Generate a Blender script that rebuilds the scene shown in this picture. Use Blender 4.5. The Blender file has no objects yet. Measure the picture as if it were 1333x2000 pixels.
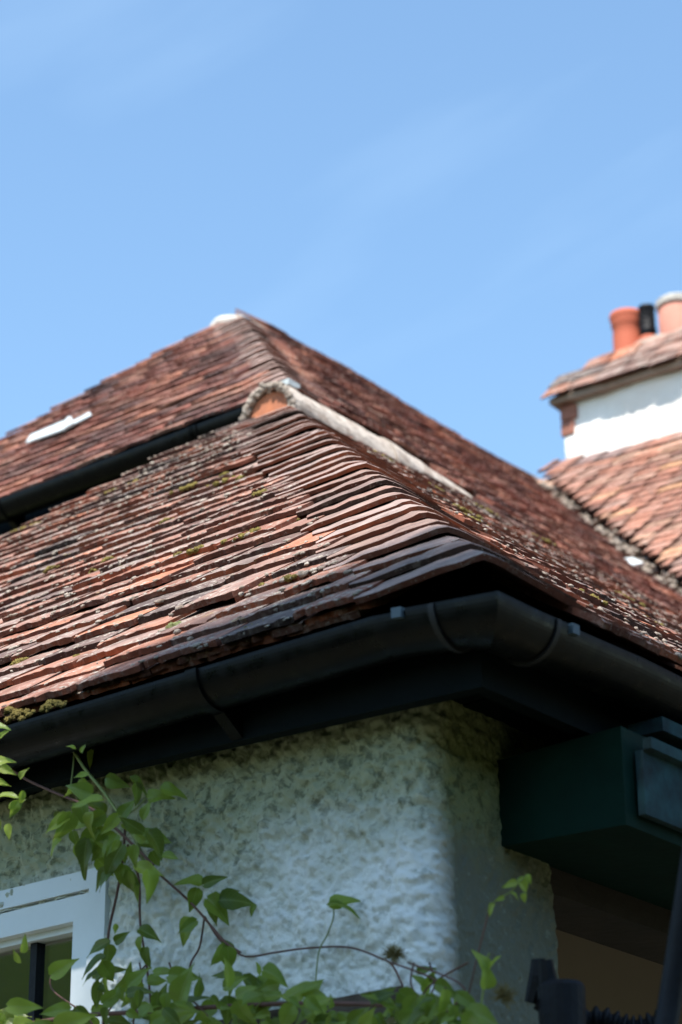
import bpy, math, random
import numpy as np
from mathutils import Matrix, Vector

random.seed(7)
rng = np.random.default_rng(11)
scene = bpy.context.scene
COL = scene.collection

# ------------------------------------------------------------------ camera
F_PX = 4850.0
CAM = np.array([0.0, 0.0, 1.6])
PITCH, ROLL = math.radians(23.8), math.radians(-0.5)
_c, _s = math.cos(PITCH), math.sin(PITCH)
FW = np.array([0, _c, _s])
_r0, _u0 = np.array([1.0, 0, 0]), np.array([0, -_s, _c])
RT = math.cos(ROLL) * _r0 + math.sin(ROLL) * _u0
UPV = -math.sin(ROLL) * _r0 + math.cos(ROLL) * _u0
cam_data = bpy.data.cameras.new("camera")
cam = bpy.data.objects.new("camera", cam_data)
COL.objects.link(cam)
M = Matrix.Identity(4)
for i in range(3):
    M[i][0], M[i][1], M[i][2], M[i][3] = RT[i], UPV[i], -FW[i], CAM[i]
cam.matrix_world = M
cam_data.sensor_fit = 'VERTICAL'
cam_data.sensor_height = 36
cam_data.sensor_width = 24
cam_data.lens = F_PX * 36 / 2000
cam_data.clip_start = 0.05
cam_data.clip_end = 3000
cam_data.dof.use_dof = True
cam_data.dof.focus_distance = 3.7
cam_data.dof.aperture_fstop = 6.3
cam_data.dof.aperture_blades = 7
scene.camera = cam

# ------------------------------------------------------------------ sky, sun, exposure
SUN_AZ, SUN_EL = math.radians(203), math.radians(62)
world = bpy.data.worlds.new("World")
scene.world = world
world.use_nodes = True
wn, wl = world.node_tree.nodes, world.node_tree.links
wn.clear()
sky = wn.new("ShaderNodeTexSky")
sky.sky_type = 'NISHITA'
sky.sun_disc = False
sky.sun_elevation = SUN_EL
sky.sun_rotation = SUN_AZ
sky.altitude = 60
sky.air_density = 1.0
sky.dust_density = 0.4
sky.ozone_density = 0.5
bg = wn.new("ShaderNodeBackground")
bg.inputs[1].default_value = 0.15
wo = wn.new("ShaderNodeOutputWorld")
# thin streaks of high cirrus
tc = wn.new("ShaderNodeTexCoord")
mp = wn.new("ShaderNodeMapping")
mp.vector_type = 'TEXTURE'
mp.inputs['Rotation'].default_value = (0.0, -0.42, 0.0)
mp.inputs['Scale'].default_value = (0.5, 0.5, 0.10)
wl.new(tc.outputs['Generated'], mp.inputs[0])
nz = wn.new("ShaderNodeTexNoise")
nz.inputs['Scale'].default_value = 1.6
nz.inputs['Detail'].default_value = 5
nz.inputs['Roughness'].default_value = 0.5
wl.new(mp.outputs[0], nz.inputs['Vector'])
mr = wn.new("ShaderNodeMapRange")
mr.inputs[1].default_value = 0.58
mr.inputs[2].default_value = 0.85
mr.inputs[3].default_value = 0.0
mr.inputs[4].default_value = 0.06
wl.new(nz.outputs['Fac'], mr.inputs[0])
mx = wn.new("ShaderNodeMix")
mx.data_type = 'RGBA'
wl.new(mr.outputs[0], mx.inputs[0])
wl.new(sky.outputs[0], mx.inputs[6])
mx.inputs[7].default_value = (7.0, 7.6, 8.4, 1)
# clear-day white balance of the sky light
wb = wn.new("ShaderNodeMix")
wb.data_type = 'RGBA'
wb.blend_type = 'MULTIPLY'
wb.inputs[0].default_value = 1.0
wb.inputs[7].default_value = (0.87, 1.0, 0.99, 1)
wl.new(mx.outputs[2], wb.inputs[6])
wl.new(wb.outputs[2], bg.inputs[0])
wl.new(bg.outputs[0], wo.inputs[0])

sd = bpy.data.lights.new("sun", 'SUN')
sd.energy = 4.9
sd.angle = math.radians(0.55)
sd.color = (1.0, 0.95, 0.88)
sun = bpy.data.objects.new("sun", sd)
COL.objects.link(sun)
SDIR = Vector((math.sin(SUN_AZ) * math.cos(SUN_EL), math.cos(SUN_AZ) * math.cos(SUN_EL), math.sin(SUN_EL)))
sun.rotation_euler = SDIR.to_track_quat('Z', 'Y').to_euler()
sun.location = (-3, -6, 12)

vs = scene.view_settings
vs.view_transform = 'Standard'
vs.look = 'None'
vs.exposure = 1.0
vs.gamma = 1.0
vs.use_curve_mapping = False

# ------------------------------------------------------------------ measuring helpers
Z = np.array([0, 0, 1.0])


def px_ray(x, y):
    return FW + RT * (x - 666.5) / F_PX - UPV * (y - 1000) / F_PX


def to_px(p):
    q = np.asarray(p, float) - CAM
    w = q @ FW
    return np.array([666.5 + F_PX * (q @ RT) / w, 1000 - F_PX * (q @ UPV) / w, w])


def frame(az):
    a = math.radians(az)
    v = np.array([math.sin(a), math.cos(a), 0])
    u = np.array([-math.cos(a), math.sin(a), 0])
    return u, v


# wing frame (u runs left and away, v runs right and away)
UL, VL = frame(38.7)
C0 = CAM + np.array([0.16197, 2.69514, 1.09282])
TP1 = 0.80605
A_RUN = 1.93984
P1 = math.atan(TP1)
# main house frame
UU, VU = frame(38.2)
AP = CAM + np.array([-0.1189, 5.58498, 2.77897])
TP2 = 0.92179
B_RUN = 1.37826
P2 = math.atan(TP2)
# rear house frame
UR, VR = frame(35.5)
D0 = CAM + np.array([0.73871, 8.90353, 4.005])
P3 = math.radians(45.0)


def PL(a, b, h):
    return C0 + a * UL + b * VL + h * Z


def PU(a, b, h):
    return AP + a * UU + b * VU + h * Z


def PR(r, b, h):
    return D0 - r * UR + b * VR + h * Z


WB = 0.070      # wall plane set in from the tile edge


def on_wall(x, y, off=0.0):
    """a point on the vertical plane a given distance in front of the left wall"""
    d = px_ray(x, y)
    k = ((PL(0, WB - off, 0) - CAM) @ VL) / (d @ VL)
    return CAM + d * k


# ------------------------------------------------------------------ noise
def _hash(i, j, k, seed):
    n = (i * 374761393 + j * 668265263 + k * 1274126177 + seed * 974634777) & 0xFFFFFFFF
    n = ((n ^ (n >> 13)) * 1274126177) & 0xFFFFFFFF
    n = n ^ (n >> 16)
    return (n & 0xFFFF) / 65535.0


def vnoise(p, scale, seed=0):
    q = np.asarray(p, float) * scale
    i = np.floor(q).astype(np.int64)
    f = q - i
    f = f * f * (3 - 2 * f)
    out = 0
    for dx in (0, 1):
        for dy in (0, 1):
            for dz in (0, 1):
                w = (f[..., 0] if dx else 1 - f[..., 0]) * (f[..., 1] if dy else 1 - f[..., 1]) * (f[..., 2] if dz else 1 - f[..., 2])
                out = out + w * _hash(i[..., 0] + dx, i[..., 1] + dy, i[..., 2] + dz, seed)
    return out


# ------------------------------------------------------------------ object helpers
def link_mesh(name, me, parent=None, base=None):
    o = bpy.data.objects.new(name, me)
    COL.objects.link(o)
    if parent is not None:
        o.parent = parent
        if base is not None:
            o.matrix_parent_inverse = Matrix.Translation([-float(t) for t in base])
    return o


def make_mesh(name, verts, faces, mat, smooth=False):
    me = bpy.data.meshes.new(name)
    me.from_pydata([tuple(map(float, v)) for v in verts], [], [tuple(int(i) for i in f) for f in faces])
    if mat is not None:
        me.materials.append(mat)
    if smooth:
        me.polygons.foreach_set('use_smooth', [True] * len(me.polygons))
    me.update()
    return me


def build(name, verts, faces, mat, parent=None, smooth=False, label=None):
    o = link_mesh(name, make_mesh(name, verts, faces, mat, smooth), parent,
                  BASES.get(parent.name) if parent is not None else None)
    if label:
        o['label'] = label
    return o


BASES = {}


def thing(name, label, cat, base, group=None):
    o = bpy.data.objects.new(name, None)
    COL.objects.link(o)
    o.location = [float(t) for t in base]
    o.empty_display_size = 0.2
    o['label'] = label
    o['category'] = cat
    if group:
        o['group'] = group
    BASES[o.name] = np.asarray(base, float)
    return o


class MB:
    """gathers shapes for one mesh"""

    def __init__(self):
        self.v, self.f, self.n = [], [], 0

    def add(self, verts, faces):
        verts = np.asarray(verts, float)
        self.v.append(verts)
        for f in faces:
            self.f.append([i + self.n for i in f])
        self.n += len(verts)

    def box(self, o, ax, ay, az):
        """o = corner, three edge vectors"""
        o, ax, ay, az = map(np.asarray, (o, ax, ay, az))
        vs_ = [o, o + ax, o + ax + ay, o + ay, o + az, o + ax + az, o + ax + ay + az, o + ay + az]
        fs = [(0, 3, 2, 1), (4, 5, 6, 7), (0, 1, 5, 4), (1, 2, 6, 5), (2, 3, 7, 6), (3, 0, 4, 7)]
        if np.dot(np.cross(ax, ay), az) < 0:
            fs = [f[::-1] for f in fs]
        self.add(vs_, fs)

    def hexa(self, pts):
        """eight corners, bottom four then top four"""
        self.add(pts, [(0, 3, 2, 1), (4, 5, 6, 7), (0, 1, 5, 4), (1, 2, 6, 5), (2, 3, 7, 6), (3, 0, 4, 7)])

    def tube(self, pts, rad, seg=8, cap=True):
        pts = [np.asarray(p, float) for p in pts]
        n = len(pts)
        rad = np.broadcast_to(np.asarray(rad, float), (n,))
        vs_, fs = [], []
        ref = None
        for i, p in enumerate(pts):
            t = pts[min(i + 1, n - 1)] - pts[max(i - 1, 0)]
            t = t / (np.linalg.norm(t) + 1e-9)
            if ref is None:
                ref = np.array([0, 0, 1.0]) if abs(t[2]) < 0.9 else np.array([1.0, 0, 0])
            a = np.cross(t, ref)
            a /= np.linalg.norm(a) + 1e-9
            b = np.cross(t, a)
            ref = np.cross(a, t)
            for k in range(seg):
                w = 2 * math.pi * k / seg
                vs_.append(p + rad[i] * (math.cos(w) * a + math.sin(w) * b))
        for i in range(n - 1):
            for k in range(seg):
                k2 = (k + 1) % seg
                fs.append((i * seg + k, i * seg + k2, (i + 1) * seg + k2, (i + 1) * seg + k))
        if cap:
            fs.append(tuple(range(seg - 1, -1, -1))[::-1])
            fs.append(tuple(range((n - 1) * seg, n * seg))[::-1])
        self.add(vs_, fs)

    def sweep(self, path, prof, closed=True, caps=True):
        """path = list of functions (x, y)->point ; prof = list of (x, y)"""
        m = len(prof)
        vs_ = [fn(x, y) for fn in path for x, y in prof]
        fs = []
        for i in range(len(path) - 1):
            for k in range(m if closed else m - 1):
                k2 = (k + 1) % m
                fs.append((i * m + k, i * m + k2, (i + 1) * m + k2, (i + 1) * m + k))
        if caps and closed:
            fs.append(tuple(range(m))[::-1])
            fs.append(tuple(range((len(path) - 1) * m, len(path) * m)))
        self.add(vs_, fs)

    def lathe(self, centre, prof, seg=24):
        centre = np.asarray(centre, float)
        vs_ = [centre + np.array([r * math.cos(2 * math.pi * k / seg), r * math.sin(2 * math.pi * k / seg), h])
               for r, h in prof for k in range(seg)]
        fs = []
        for i in range(len(prof) - 1):
            for k in range(seg):
                k2 = (k + 1) % seg
                fs.append((i * seg + k, i * seg + k2, (i + 1) * seg + k2, (i + 1) * seg + k))
        self.add(vs_, fs)

    def build(self, name, mat, parent=None, smooth=False, label=None):
        return build(name, np.concatenate(self.v), self.f, mat, parent, smooth, label)


# ------------------------------------------------------------------ materials
def new_mat(name):
    m = bpy.data.materials.new(name)
    m.use_nodes = True
    nt = m.node_tree
    nt.nodes.clear()
    out = nt.nodes.new("ShaderNodeOutputMaterial")
    bs = nt.nodes.new("ShaderNodeBsdfPrincipled")
    nt.links.new(bs.outputs[0], out.inputs[0])
    return m, nt, bs


class NT:
    def __init__(self, nt):
        self.nt = nt

    def node(self, t, **kw):
        n = self.nt.nodes.new(t)
        for k, v in kw.items():
            setattr(n, k, v)
        return n

    def link(self, a, b):
        self.nt.links.new(a, b)

    def pos(self):
        return self.node("ShaderNodeNewGeometry").outputs['Position']

    def noise(self, vec, scale, detail=3, rough=0.55, dist=0.0):
        n = self.node("ShaderNodeTexNoise")
        n.inputs['Scale'].default_value = scale
        n.inputs['Detail'].default_value = detail
        n.inputs['Roughness'].default_value = rough
        n.inputs['Distortion'].default_value = dist
        self.link(vec, n.inputs['Vector'])
        return n.outputs['Fac']

    def rangev(self, x, a, b, c=0.0, d=1.0):
        n = self.node("ShaderNodeMapRange")
        n.inputs[1].default_value, n.inputs[2].default_value = a, b
        n.inputs[3].default_value, n.inputs[4].default_value = c, d
        self.link(x, n.inputs[0])
        return n.outputs[0]

    def math(self, op, a, b=None):
        n = self.node("ShaderNodeMath", operation=op)
        for i, x in enumerate((a, b)):
            if x is None:
                continue
            if isinstance(x, (int, float)):
                n.inputs[i].default_value = x
            else:
                self.link(x, n.inputs[i])
        return n.outputs[0]

    def ramp(self, fac, stops, interp='LINEAR'):
        n = self.node("ShaderNodeValToRGB")
        cr = n.color_ramp
        cr.interpolation = interp
        while len(cr.elements) < len(stops):
            cr.elements.new(0.5)
        for e, (p, c) in zip(cr.elements, stops):
            e.position = p
            e.color = (*c, 1)
        self.link(fac, n.inputs[0])
        return n.outputs[0]

    def mix(self, fac, a, b, mode='MIX'):
        n = self.node("ShaderNodeMix", data_type='RGBA', blend_type=mode)
        if isinstance(fac, (int, float)):
            n.inputs[0].default_value = fac
        else:
            self.link(fac, n.inputs[0])
        for i, x in ((6, a), (7, b)):
            if isinstance(x, tuple):
                n.inputs[i].default_value = (*x, 1)
            else:
                self.link(x, n.inputs[i])
        return n.outputs[2]

    def bump(self, h, strength, dist, bs):
        n = self.node("ShaderNodeBump")
        n.inputs['Strength'].default_value = strength
        n.inputs['Distance'].default_value = dist
        self.link(h, n.inputs['Height'])
        self.link(n.outputs[0], bs.inputs['Normal'])


def tile_mat(name, stops, lichen=0.5, lichen_col=(0.40, 0.36, 0.31), soot=0.5):
    m, nt, bs = new_mat(name)
    t = NT(nt)
    p = t.pos()
    oi = t.node("ShaderNodeObjectInfo").outputs['Random']
    isl = t.node("ShaderNodeNewGeometry").outputs['Random Per Island']
    r = t.math('FRACT', t.math('ADD', t.math('MULTIPLY', oi, 3.7), t.math('MULTIPLY', isl, 5.3)))
    col = t.ramp(r, stops)
    mott = t.rangev(t.noise(p, 22, 4, 0.65), 0.3, 0.7, 0.72, 1.5)
    mm = t.node("ShaderNodeVectorMath", operation='SCALE')
    t.link(col, mm.inputs[0])
    t.link(mott, mm.inputs['Scale'])
    col = mm.outputs[0]
    # sooty weathering in drifts
    col = t.mix(t.rangev(t.noise(p, 9, 4, 0.6, 0.4), 0.5, 0.68, 0, soot), col, (0.05, 0.036, 0.032))
    # lichen crust: patches broken up by a finer noise
    big = t.rangev(t.noise(p, 14, 2, 0.5), 0.42, 0.62)
    fine = t.rangev(t.noise(p, 95, 4, 0.65), 0.5, 0.6)
    lf = t.math('MULTIPLY', t.math('MULTIPLY', big, fine), lichen)
    col = t.mix(lf, col, lichen_col)
    spots = t.rangev(t.noise(p, 240, 2, 0.5), 0.68, 0.74, 0, 0.55)
    col = t.mix(spots, col, (0.48, 0.42, 0.37))
    yl = t.rangev(t.noise(p, 31, 3, 0.6), 0.66, 0.75, 0, 0.55 * lichen)
    col = t.mix(yl, col, (0.30, 0.23, 0.07))
    t.link(col, bs.inputs['Base Color'])
    bs.inputs['Roughness'].default_value = 0.88
    bs.inputs['Specular IOR Level'].default_value = 0.25
    h = t.math('ADD', t.noise(p, 160, 5, 0.7), t.math('MULTIPLY', t.noise(p, 40, 3, 0.6), 1.2))
    t.bump(h, 0.4, 0.003, bs)
    return m


M_TILE = tile_mat("old_clay_tile", [
    (0.0, (0.085, 0.062, 0.056)), (0.2, (0.135, 0.076, 0.060)), (0.42, (0.205, 0.086, 0.056)),
    (0.58, (0.21, 0.122, 0.096)), (0.72, (0.19, 0.138, 0.12)), (0.86, (0.32, 0.12, 0.065)), (1.0, (0.14, 0.10, 0.088))], 0.85)
M_HIP = tile_mat("hip_clay_tile", [
    (0.0, (0.14, 0.092, 0.078)), (0.3, (0.20, 0.125, 0.10)), (0.6, (0.26, 0.18, 0.155)),
    (0.8, (0.25, 0.185, 0.162)), (1.0, (0.19, 0.10, 0.075))], 0.3, soot=0.25)
M_TILE_UP = tile_mat("red_clay_tile", [
    (0.0, (0.062, 0.030, 0.026)), (0.25, (0.115, 0.040, 0.029)), (0.5, (0.17, 0.056, 0.037)),
    (0.72, (0.16, 0.078, 0.055)), (0.88, (0.32, 0.13, 0.08)), (1.0, (0.09, 0.045, 0.038))], 0.35, soot=0.45)
M_TILE_RL = tile_mat("orange_clay_tile", [
    (0.0, (0.16, 0.08, 0.06)), (0.25, (0.25, 0.11, 0.075)), (0.5, (0.31, 0.135, 0.088)),
    (0.72, (0.27, 0.16, 0.125)), (0.9, (0.38, 0.20, 0.105)), (1.0, (0.16, 0.10, 0.09))], 0.4, soot=0.25)


M_EDGE = tile_mat("shaded_tile_edge", [  # red-brown clay edges, darkened so the colour holds the tile tails' shade
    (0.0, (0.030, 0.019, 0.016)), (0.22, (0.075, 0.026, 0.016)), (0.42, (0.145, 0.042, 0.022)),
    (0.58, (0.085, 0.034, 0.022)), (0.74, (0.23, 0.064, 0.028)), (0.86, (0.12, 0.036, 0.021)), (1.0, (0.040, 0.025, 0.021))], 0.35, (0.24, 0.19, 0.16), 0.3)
M_EDGE_RL = tile_mat("orange_tile_edge", [  # rear roof edges, their shade likewise put into a darker orange
    (0.0, (0.07, 0.038, 0.028)), (0.4, (0.12, 0.055, 0.036)), (0.75, (0.15, 0.070, 0.045)), (1.0, (0.05, 0.03, 0.025))], 0.15, soot=0.3)
EDGE_OF = {}


def plain(name, col, rough=0.6, var=0.25, scale=12.0, spec=0.4, bump=0.0, bscale=60.0, metal=0.0, col2=None):
    m, nt, bs = new_mat(name)
    t = NT(nt)
    p = t.pos()
    n = t.noise(p, scale, 4, 0.6)
    c2 = col2 if col2 else tuple(c * (1 - var) for c in col)
    c = t.mix(t.rangev(n, 0.35, 0.68), col, c2)
    t.link(c, bs.inputs['Base Color'])
    bs.inputs['Roughness'].default_value = rough
    bs.inputs['Specular IOR Level'].default_value = spec
    bs.inputs['Metallic'].default_value = metal
    if bump:
        t.bump(t.noise(p, bscale, 5, 0.65), bump, 0.006, bs)
    return m


def gutter_mat():
    m, nt, bs = new_mat("black_gutter_plastic")
    t = NT(nt)
    p = t.pos()
    mpg = t.node("ShaderNodeMapping")
    mpg.inputs['Scale'].default_value = (1, 1, 0.25)
    t.link(p, mpg.inputs[0])
    d = t.rangev(t.noise(mpg.outputs[0], 34, 5, 0.65, 0.5), 0.48, 0.75, 0, 0.75)
    col = t.mix(d, (0.002, 0.0024, 0.0026), (0.008, 0.008, 0.0065))
    col = t.mix(t.rangev(t.noise(p, 11, 3, 0.6), 0.62, 0.75, 0, 0.5), col, (0.014, 0.017, 0.008))
    t.link(col, bs.inputs['Base Color'])
    t.link(t.rangev(t.noise(p, 50, 4, 0.6), 0.3, 0.7, 0.22, 0.5), bs.inputs['Roughness'])
    bs.inputs['Specular IOR Level'].default_value = 0.13
    return m


M_GUTTER = gutter_mat()
M_CLIP = plain("faded_blue_clip", (0.06, 0.09, 0.11), 0.5, 0.2)
M_SEAL = plain("black_rubber_seal", (0.006, 0.006, 0.007), 0.6, 0.3)
M_FASCIA = plain("dark_blue_paint", (0.0035, 0.0065, 0.0075), 0.6, 0.3, 18, 0.05, 0.15, 90)
M_GREEN = plain("dark_green_paint", (0.003, 0.020, 0.0145), 0.65, 0.3, 14, 0.08, 0.2, 70)
M_PALE = plain("flaking_pale_blue_paint", (0.030, 0.070, 0.078), 0.8, 0, 26, 0.08, 0.3, 60, col2=(0.02, 0.03, 0.035))
M_WOOD = plain("dark_stained_timber", (0.035, 0.026, 0.020), 0.7, 0.4, 10, 0.3, 0.3, 60)
M_PLASTER = plain("brown_porch_plaster", (0.27, 0.23, 0.185), 0.9, 0.12, 3, 0.2, 0.1, 40)
M_WHITE = plain("white_gloss_paint", (0.70, 0.74, 0.76), 0.38, 0.08, 9, 0.4, 0.08, 50)
M_IRON = plain("black_painted_iron", (0.006, 0.0065, 0.009), 0.5, 0.4, 30, 0.18, 0.3, 120)
M_MORTAR = plain("pale_lime_mortar", (0.40, 0.345, 0.29), 0.95, 0, 45, 0.1, 0.9, 120, col2=(0.20, 0.16, 0.13))
M_RIDGE = plain("limewashed_ridge_tile", (0.56, 0.49, 0.42), 0.9, 0, 30, 0.15, 0.6, 90, col2=(0.30, 0.235, 0.19))
M_RIDGE_CLAY = plain("clay_ridge_tile", (0.42, 0.19, 0.12), 0.9, 0, 18, 0.15, 0.5, 90, col2=(0.50, 0.36, 0.27))
M_DISC = plain("orange_clay_infill", (0.46, 0.17, 0.085), 0.85, 0, 25, 0.2, 0.4, 80, col2=(0.36, 0.14, 0.08))
M_LEAD = plain("bright_lead_sheet", (0.52, 0.57, 0.58), 0.55, 0, 22, 0.3, 0.4, 60, col2=(0.36, 0.38, 0.37))
M_DECK = plain("roof_underlay", (0.035, 0.024, 0.020), 0.95, 0.3, 10, 0.1)
M_BRICK = plain("bare_red_brick", (0.32, 0.14, 0.10), 0.9, 0.3, 25, 0.2, 0.5, 60)
M_LICHEN = plain("grey_lichen", (0.44, 0.38, 0.32), 0.95, 0, 40, 0.1, 0.7, 250, col2=(0.20, 0.15, 0.12))
M_MOSS = plain("olive_moss", (0.25, 0.20, 0.06), 0.95, 0, 60, 0.1, 0.9, 300, col2=(0.13, 0.10, 0.035))
M_MOSSG = plain("pale_green_moss", (0.22, 0.25, 0.11), 0.95, 0, 60, 0.1, 0.9, 300, col2=(0.12, 0.12, 0.05))
M_POT = plain("orange_chimney_pot", (0.46, 0.115, 0.06), 0.75, 0.1, 8, 0.3, 0.1, 60)
M_POT2 = plain("pale_pink_chimney_pot", (0.46, 0.20, 0.145), 0.8, 0.15, 8, 0.3, 0.1, 60)
M_FLAUNCH = plain("weathered_cement", (0.34, 0.27, 0.22), 0.95, 0.3, 20, 0.1, 0.5, 50)
M_CEM = plain("pale_cement", (0.56, 0.53, 0.48), 0.9, 0.35, 20, 0.2, 0.4, 60)
M_GROUND = plain("garden_ground", (0.12, 0.11, 0.085), 0.95, 0, 2.0, 0.1, 0.5, 20, col2=(0.07, 0.075, 0.045))
M_ROOM = plain("dim_room", (0.38, 0.27, 0.16), 0.9, 0.2, 4)
M_STEM = plain("red_brown_vine_stem", (0.13, 0.06, 0.045), 0.7, 0.3, 60)
M_STEMG = plain("green_vine_shoot", (0.20, 0.24, 0.07), 0.6, 0.2, 60)
M_SEED = plain("dry_seed_fluff", (0.20, 0.16, 0.06), 0.9, 0.3, 80)
M_TRELLIS = plain("weathered_trellis_wood", (0.12, 0.095, 0.075), 0.9, 0.4, 25, 0.1, 0.5, 90)


def render_mat():
    m, nt, bs = new_mat("white_roughcast_render")
    t = NT(nt)
    p = t.pos()
    sep = t.node("ShaderNodeSeparateXYZ")
    t.link(p, sep.inputs[0])
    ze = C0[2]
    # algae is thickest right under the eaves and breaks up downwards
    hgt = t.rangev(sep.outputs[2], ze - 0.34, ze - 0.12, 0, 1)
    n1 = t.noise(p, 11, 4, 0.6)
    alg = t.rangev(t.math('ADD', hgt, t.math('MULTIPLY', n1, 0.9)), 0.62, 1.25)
    # the return towards the porch: grey-green dirt, plus its shade put into the colour
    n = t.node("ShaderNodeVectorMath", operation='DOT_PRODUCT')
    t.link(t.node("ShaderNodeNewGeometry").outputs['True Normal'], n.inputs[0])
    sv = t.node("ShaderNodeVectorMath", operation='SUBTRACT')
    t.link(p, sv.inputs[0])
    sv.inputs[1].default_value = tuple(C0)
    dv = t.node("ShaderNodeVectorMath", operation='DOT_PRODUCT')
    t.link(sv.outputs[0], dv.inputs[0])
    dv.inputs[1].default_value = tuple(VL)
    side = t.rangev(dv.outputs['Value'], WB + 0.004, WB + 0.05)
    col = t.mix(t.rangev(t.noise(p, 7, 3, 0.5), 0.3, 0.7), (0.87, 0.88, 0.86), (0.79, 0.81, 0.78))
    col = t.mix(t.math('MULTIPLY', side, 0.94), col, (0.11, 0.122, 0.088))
    spk = t.rangev(t.noise(p, 70, 3, 0.6), 0.60, 0.70, 0, 0.5)
    col = t.mix(spk, col, (0.28, 0.32, 0.27))
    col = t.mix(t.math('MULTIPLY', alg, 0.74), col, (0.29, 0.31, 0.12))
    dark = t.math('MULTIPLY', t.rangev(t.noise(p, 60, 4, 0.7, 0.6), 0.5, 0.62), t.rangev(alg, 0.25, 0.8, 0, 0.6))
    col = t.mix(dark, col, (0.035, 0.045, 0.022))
    t.link(col, bs.inputs['Base Color'])
    bs.inputs['Roughness'].default_value = 0.92
    bs.inputs['Specular IOR Level'].default_value = 0.2
    t.bump(t.noise(p, 230, 5, 0.7), 0.8, 0.005, bs)
    return m


M_RENDER = render_mat()


def chimney_mat():
    m, nt, bs = new_mat("chimney_render")
    t = NT(nt)
    p = t.pos()
    col = t.mix(t.rangev(t.noise(p, 4, 4, 0.6), 0.35, 0.7), (0.84, 0.81, 0.76), (0.74, 0.70, 0.64))
    col = t.mix(t.rangev(t.noise(p, 13, 4, 0.6), 0.66, 0.72, 0, 0.7), col, (0.40, 0.30, 0.22))
    t.link(col, bs.inputs['Base Color'])
    bs.inputs['Roughness'].default_value = 0.9
    t.bump(t.noise(p, 40, 4, 0.6), 0.5, 0.01, bs)
    return m


M_CHIM = chimney_mat()


def leaf_mat(name, c1, c2, edge):
    m, nt, bs = new_mat(name)
    t = NT(nt)
    p = t.pos()
    oi = t.node("ShaderNodeObjectInfo").outputs['Random']
    col = t.mix(oi, c1, c2)
    col = t.mix(t.rangev(t.noise(p, 60, 3, 0.6), 0.55, 0.75, 0, 0.45), col, edge)
    # paler midrib and side veins in the leaf's own coordinates
    ob = t.node("ShaderNodeTexCoord").outputs['Object']
    sx = t.node("ShaderNodeSeparateXYZ")
    t.link(ob, sx.inputs[0])
    ay = t.math('ABSOLUTE', sx.outputs[1])
    rib = t.rangev(ay, 0.008, 0.022, 0.55, 0.0)
    vein = t.rangev(t.math('ABSOLUTE', t.math('SINE', t.math('MULTIPLY', t.math('SUBTRACT', sx.outputs[0], t.math('MULTIPLY', ay, 0.9)), 24.0))), 0.0, 0.22, 0.28, 0.0)
    col = t.mix(t.math('MAXIMUM', rib, vein), col, (0.26, 0.33, 0.12))
    t.link(col, bs.inputs['Base Color'])
    bs.inputs['Roughness'].default_value = 0.42
    bs.inputs['Specular IOR Level'].default_value = 0.45
    tr = nt.nodes.new("ShaderNodeBsdfTranslucent")
    t.link(t.mix(0.5, col, (0.42, 0.55, 0.05)), tr.inputs[0])
    ms = nt.nodes.new("ShaderNodeMixShader")
    ms.inputs[0].default_value = 0.48
    out = [n for n in nt.nodes if n.type == 'OUTPUT_MATERIAL'][0]
    t.link(bs.outputs[0], ms.inputs[1])
    t.link(tr.outputs[0], ms.inputs[2])
    t.link(ms.outputs[0], out.inputs[0])
    t.bump(t.noise(p, 140, 3, 0.6), 0.25, 0.003, bs)
    return m


M_LEAF = leaf_mat("vine_leaf", (0.125, 0.20, 0.03), (0.20, 0.28, 0.04), (0.14, 0.10, 0.04))
M_LEAFD = leaf_mat("dark_vine_leaf", (0.045, 0.085, 0.02), (0.08, 0.125, 0.026), (0.11, 0.045, 0.03))
M_LEAFY = leaf_mat("young_vine_leaf", (0.22, 0.32, 0.04), (0.31, 0.38, 0.06), (0.30, 0.25, 0.08))

m, nt, bs = new_mat("window_glass")
t = NT(nt)
tr_ = t.node("ShaderNodeBsdfTransparent")
tr_.inputs[0].default_value = (0.75, 0.78, 0.72, 1)
gl_ = t.node("ShaderNodeBsdfGlossy")
gl_.inputs['Roughness'].default_value = 0.02
t.bump(t.noise(t.pos(), 9, 2, 0.5), 0.12, 0.01, gl_)
ms_ = t.node("ShaderNodeMixShader")
ms_.inputs[0].default_value = 0.32
t.link(tr_.outputs[0], ms_.inputs[1])
t.link(gl_.outputs[0], ms_.inputs[2])
t.link(ms_.outputs[0], [n for n in nt.nodes if n.type == 'OUTPUT_MATERIAL'][0].inputs[0])
M_GLASS = m

# ------------------------------------------------------------------ ground
gm = MB()
g_ = 60
xs = np.linspace(-600, 600, 13)
gm.add([(x, y, 0) for y in np.linspace(-600, 600, 13) for x in xs],
       [(j * 13 + i, j * 13 + i + 1, (j + 1) * 13 + i + 1, (j + 1) * 13 + i) for j in range(12) for i in range(12)])
ground = gm.build("ground", M_GROUND)
ground['kind'] = 'structure'

# ------------------------------------------------------------------ roof tiles
T_LEN, T_W, T_TH, GAUGE = 0.190, 0.128, 0.0086, 0.0779


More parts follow.
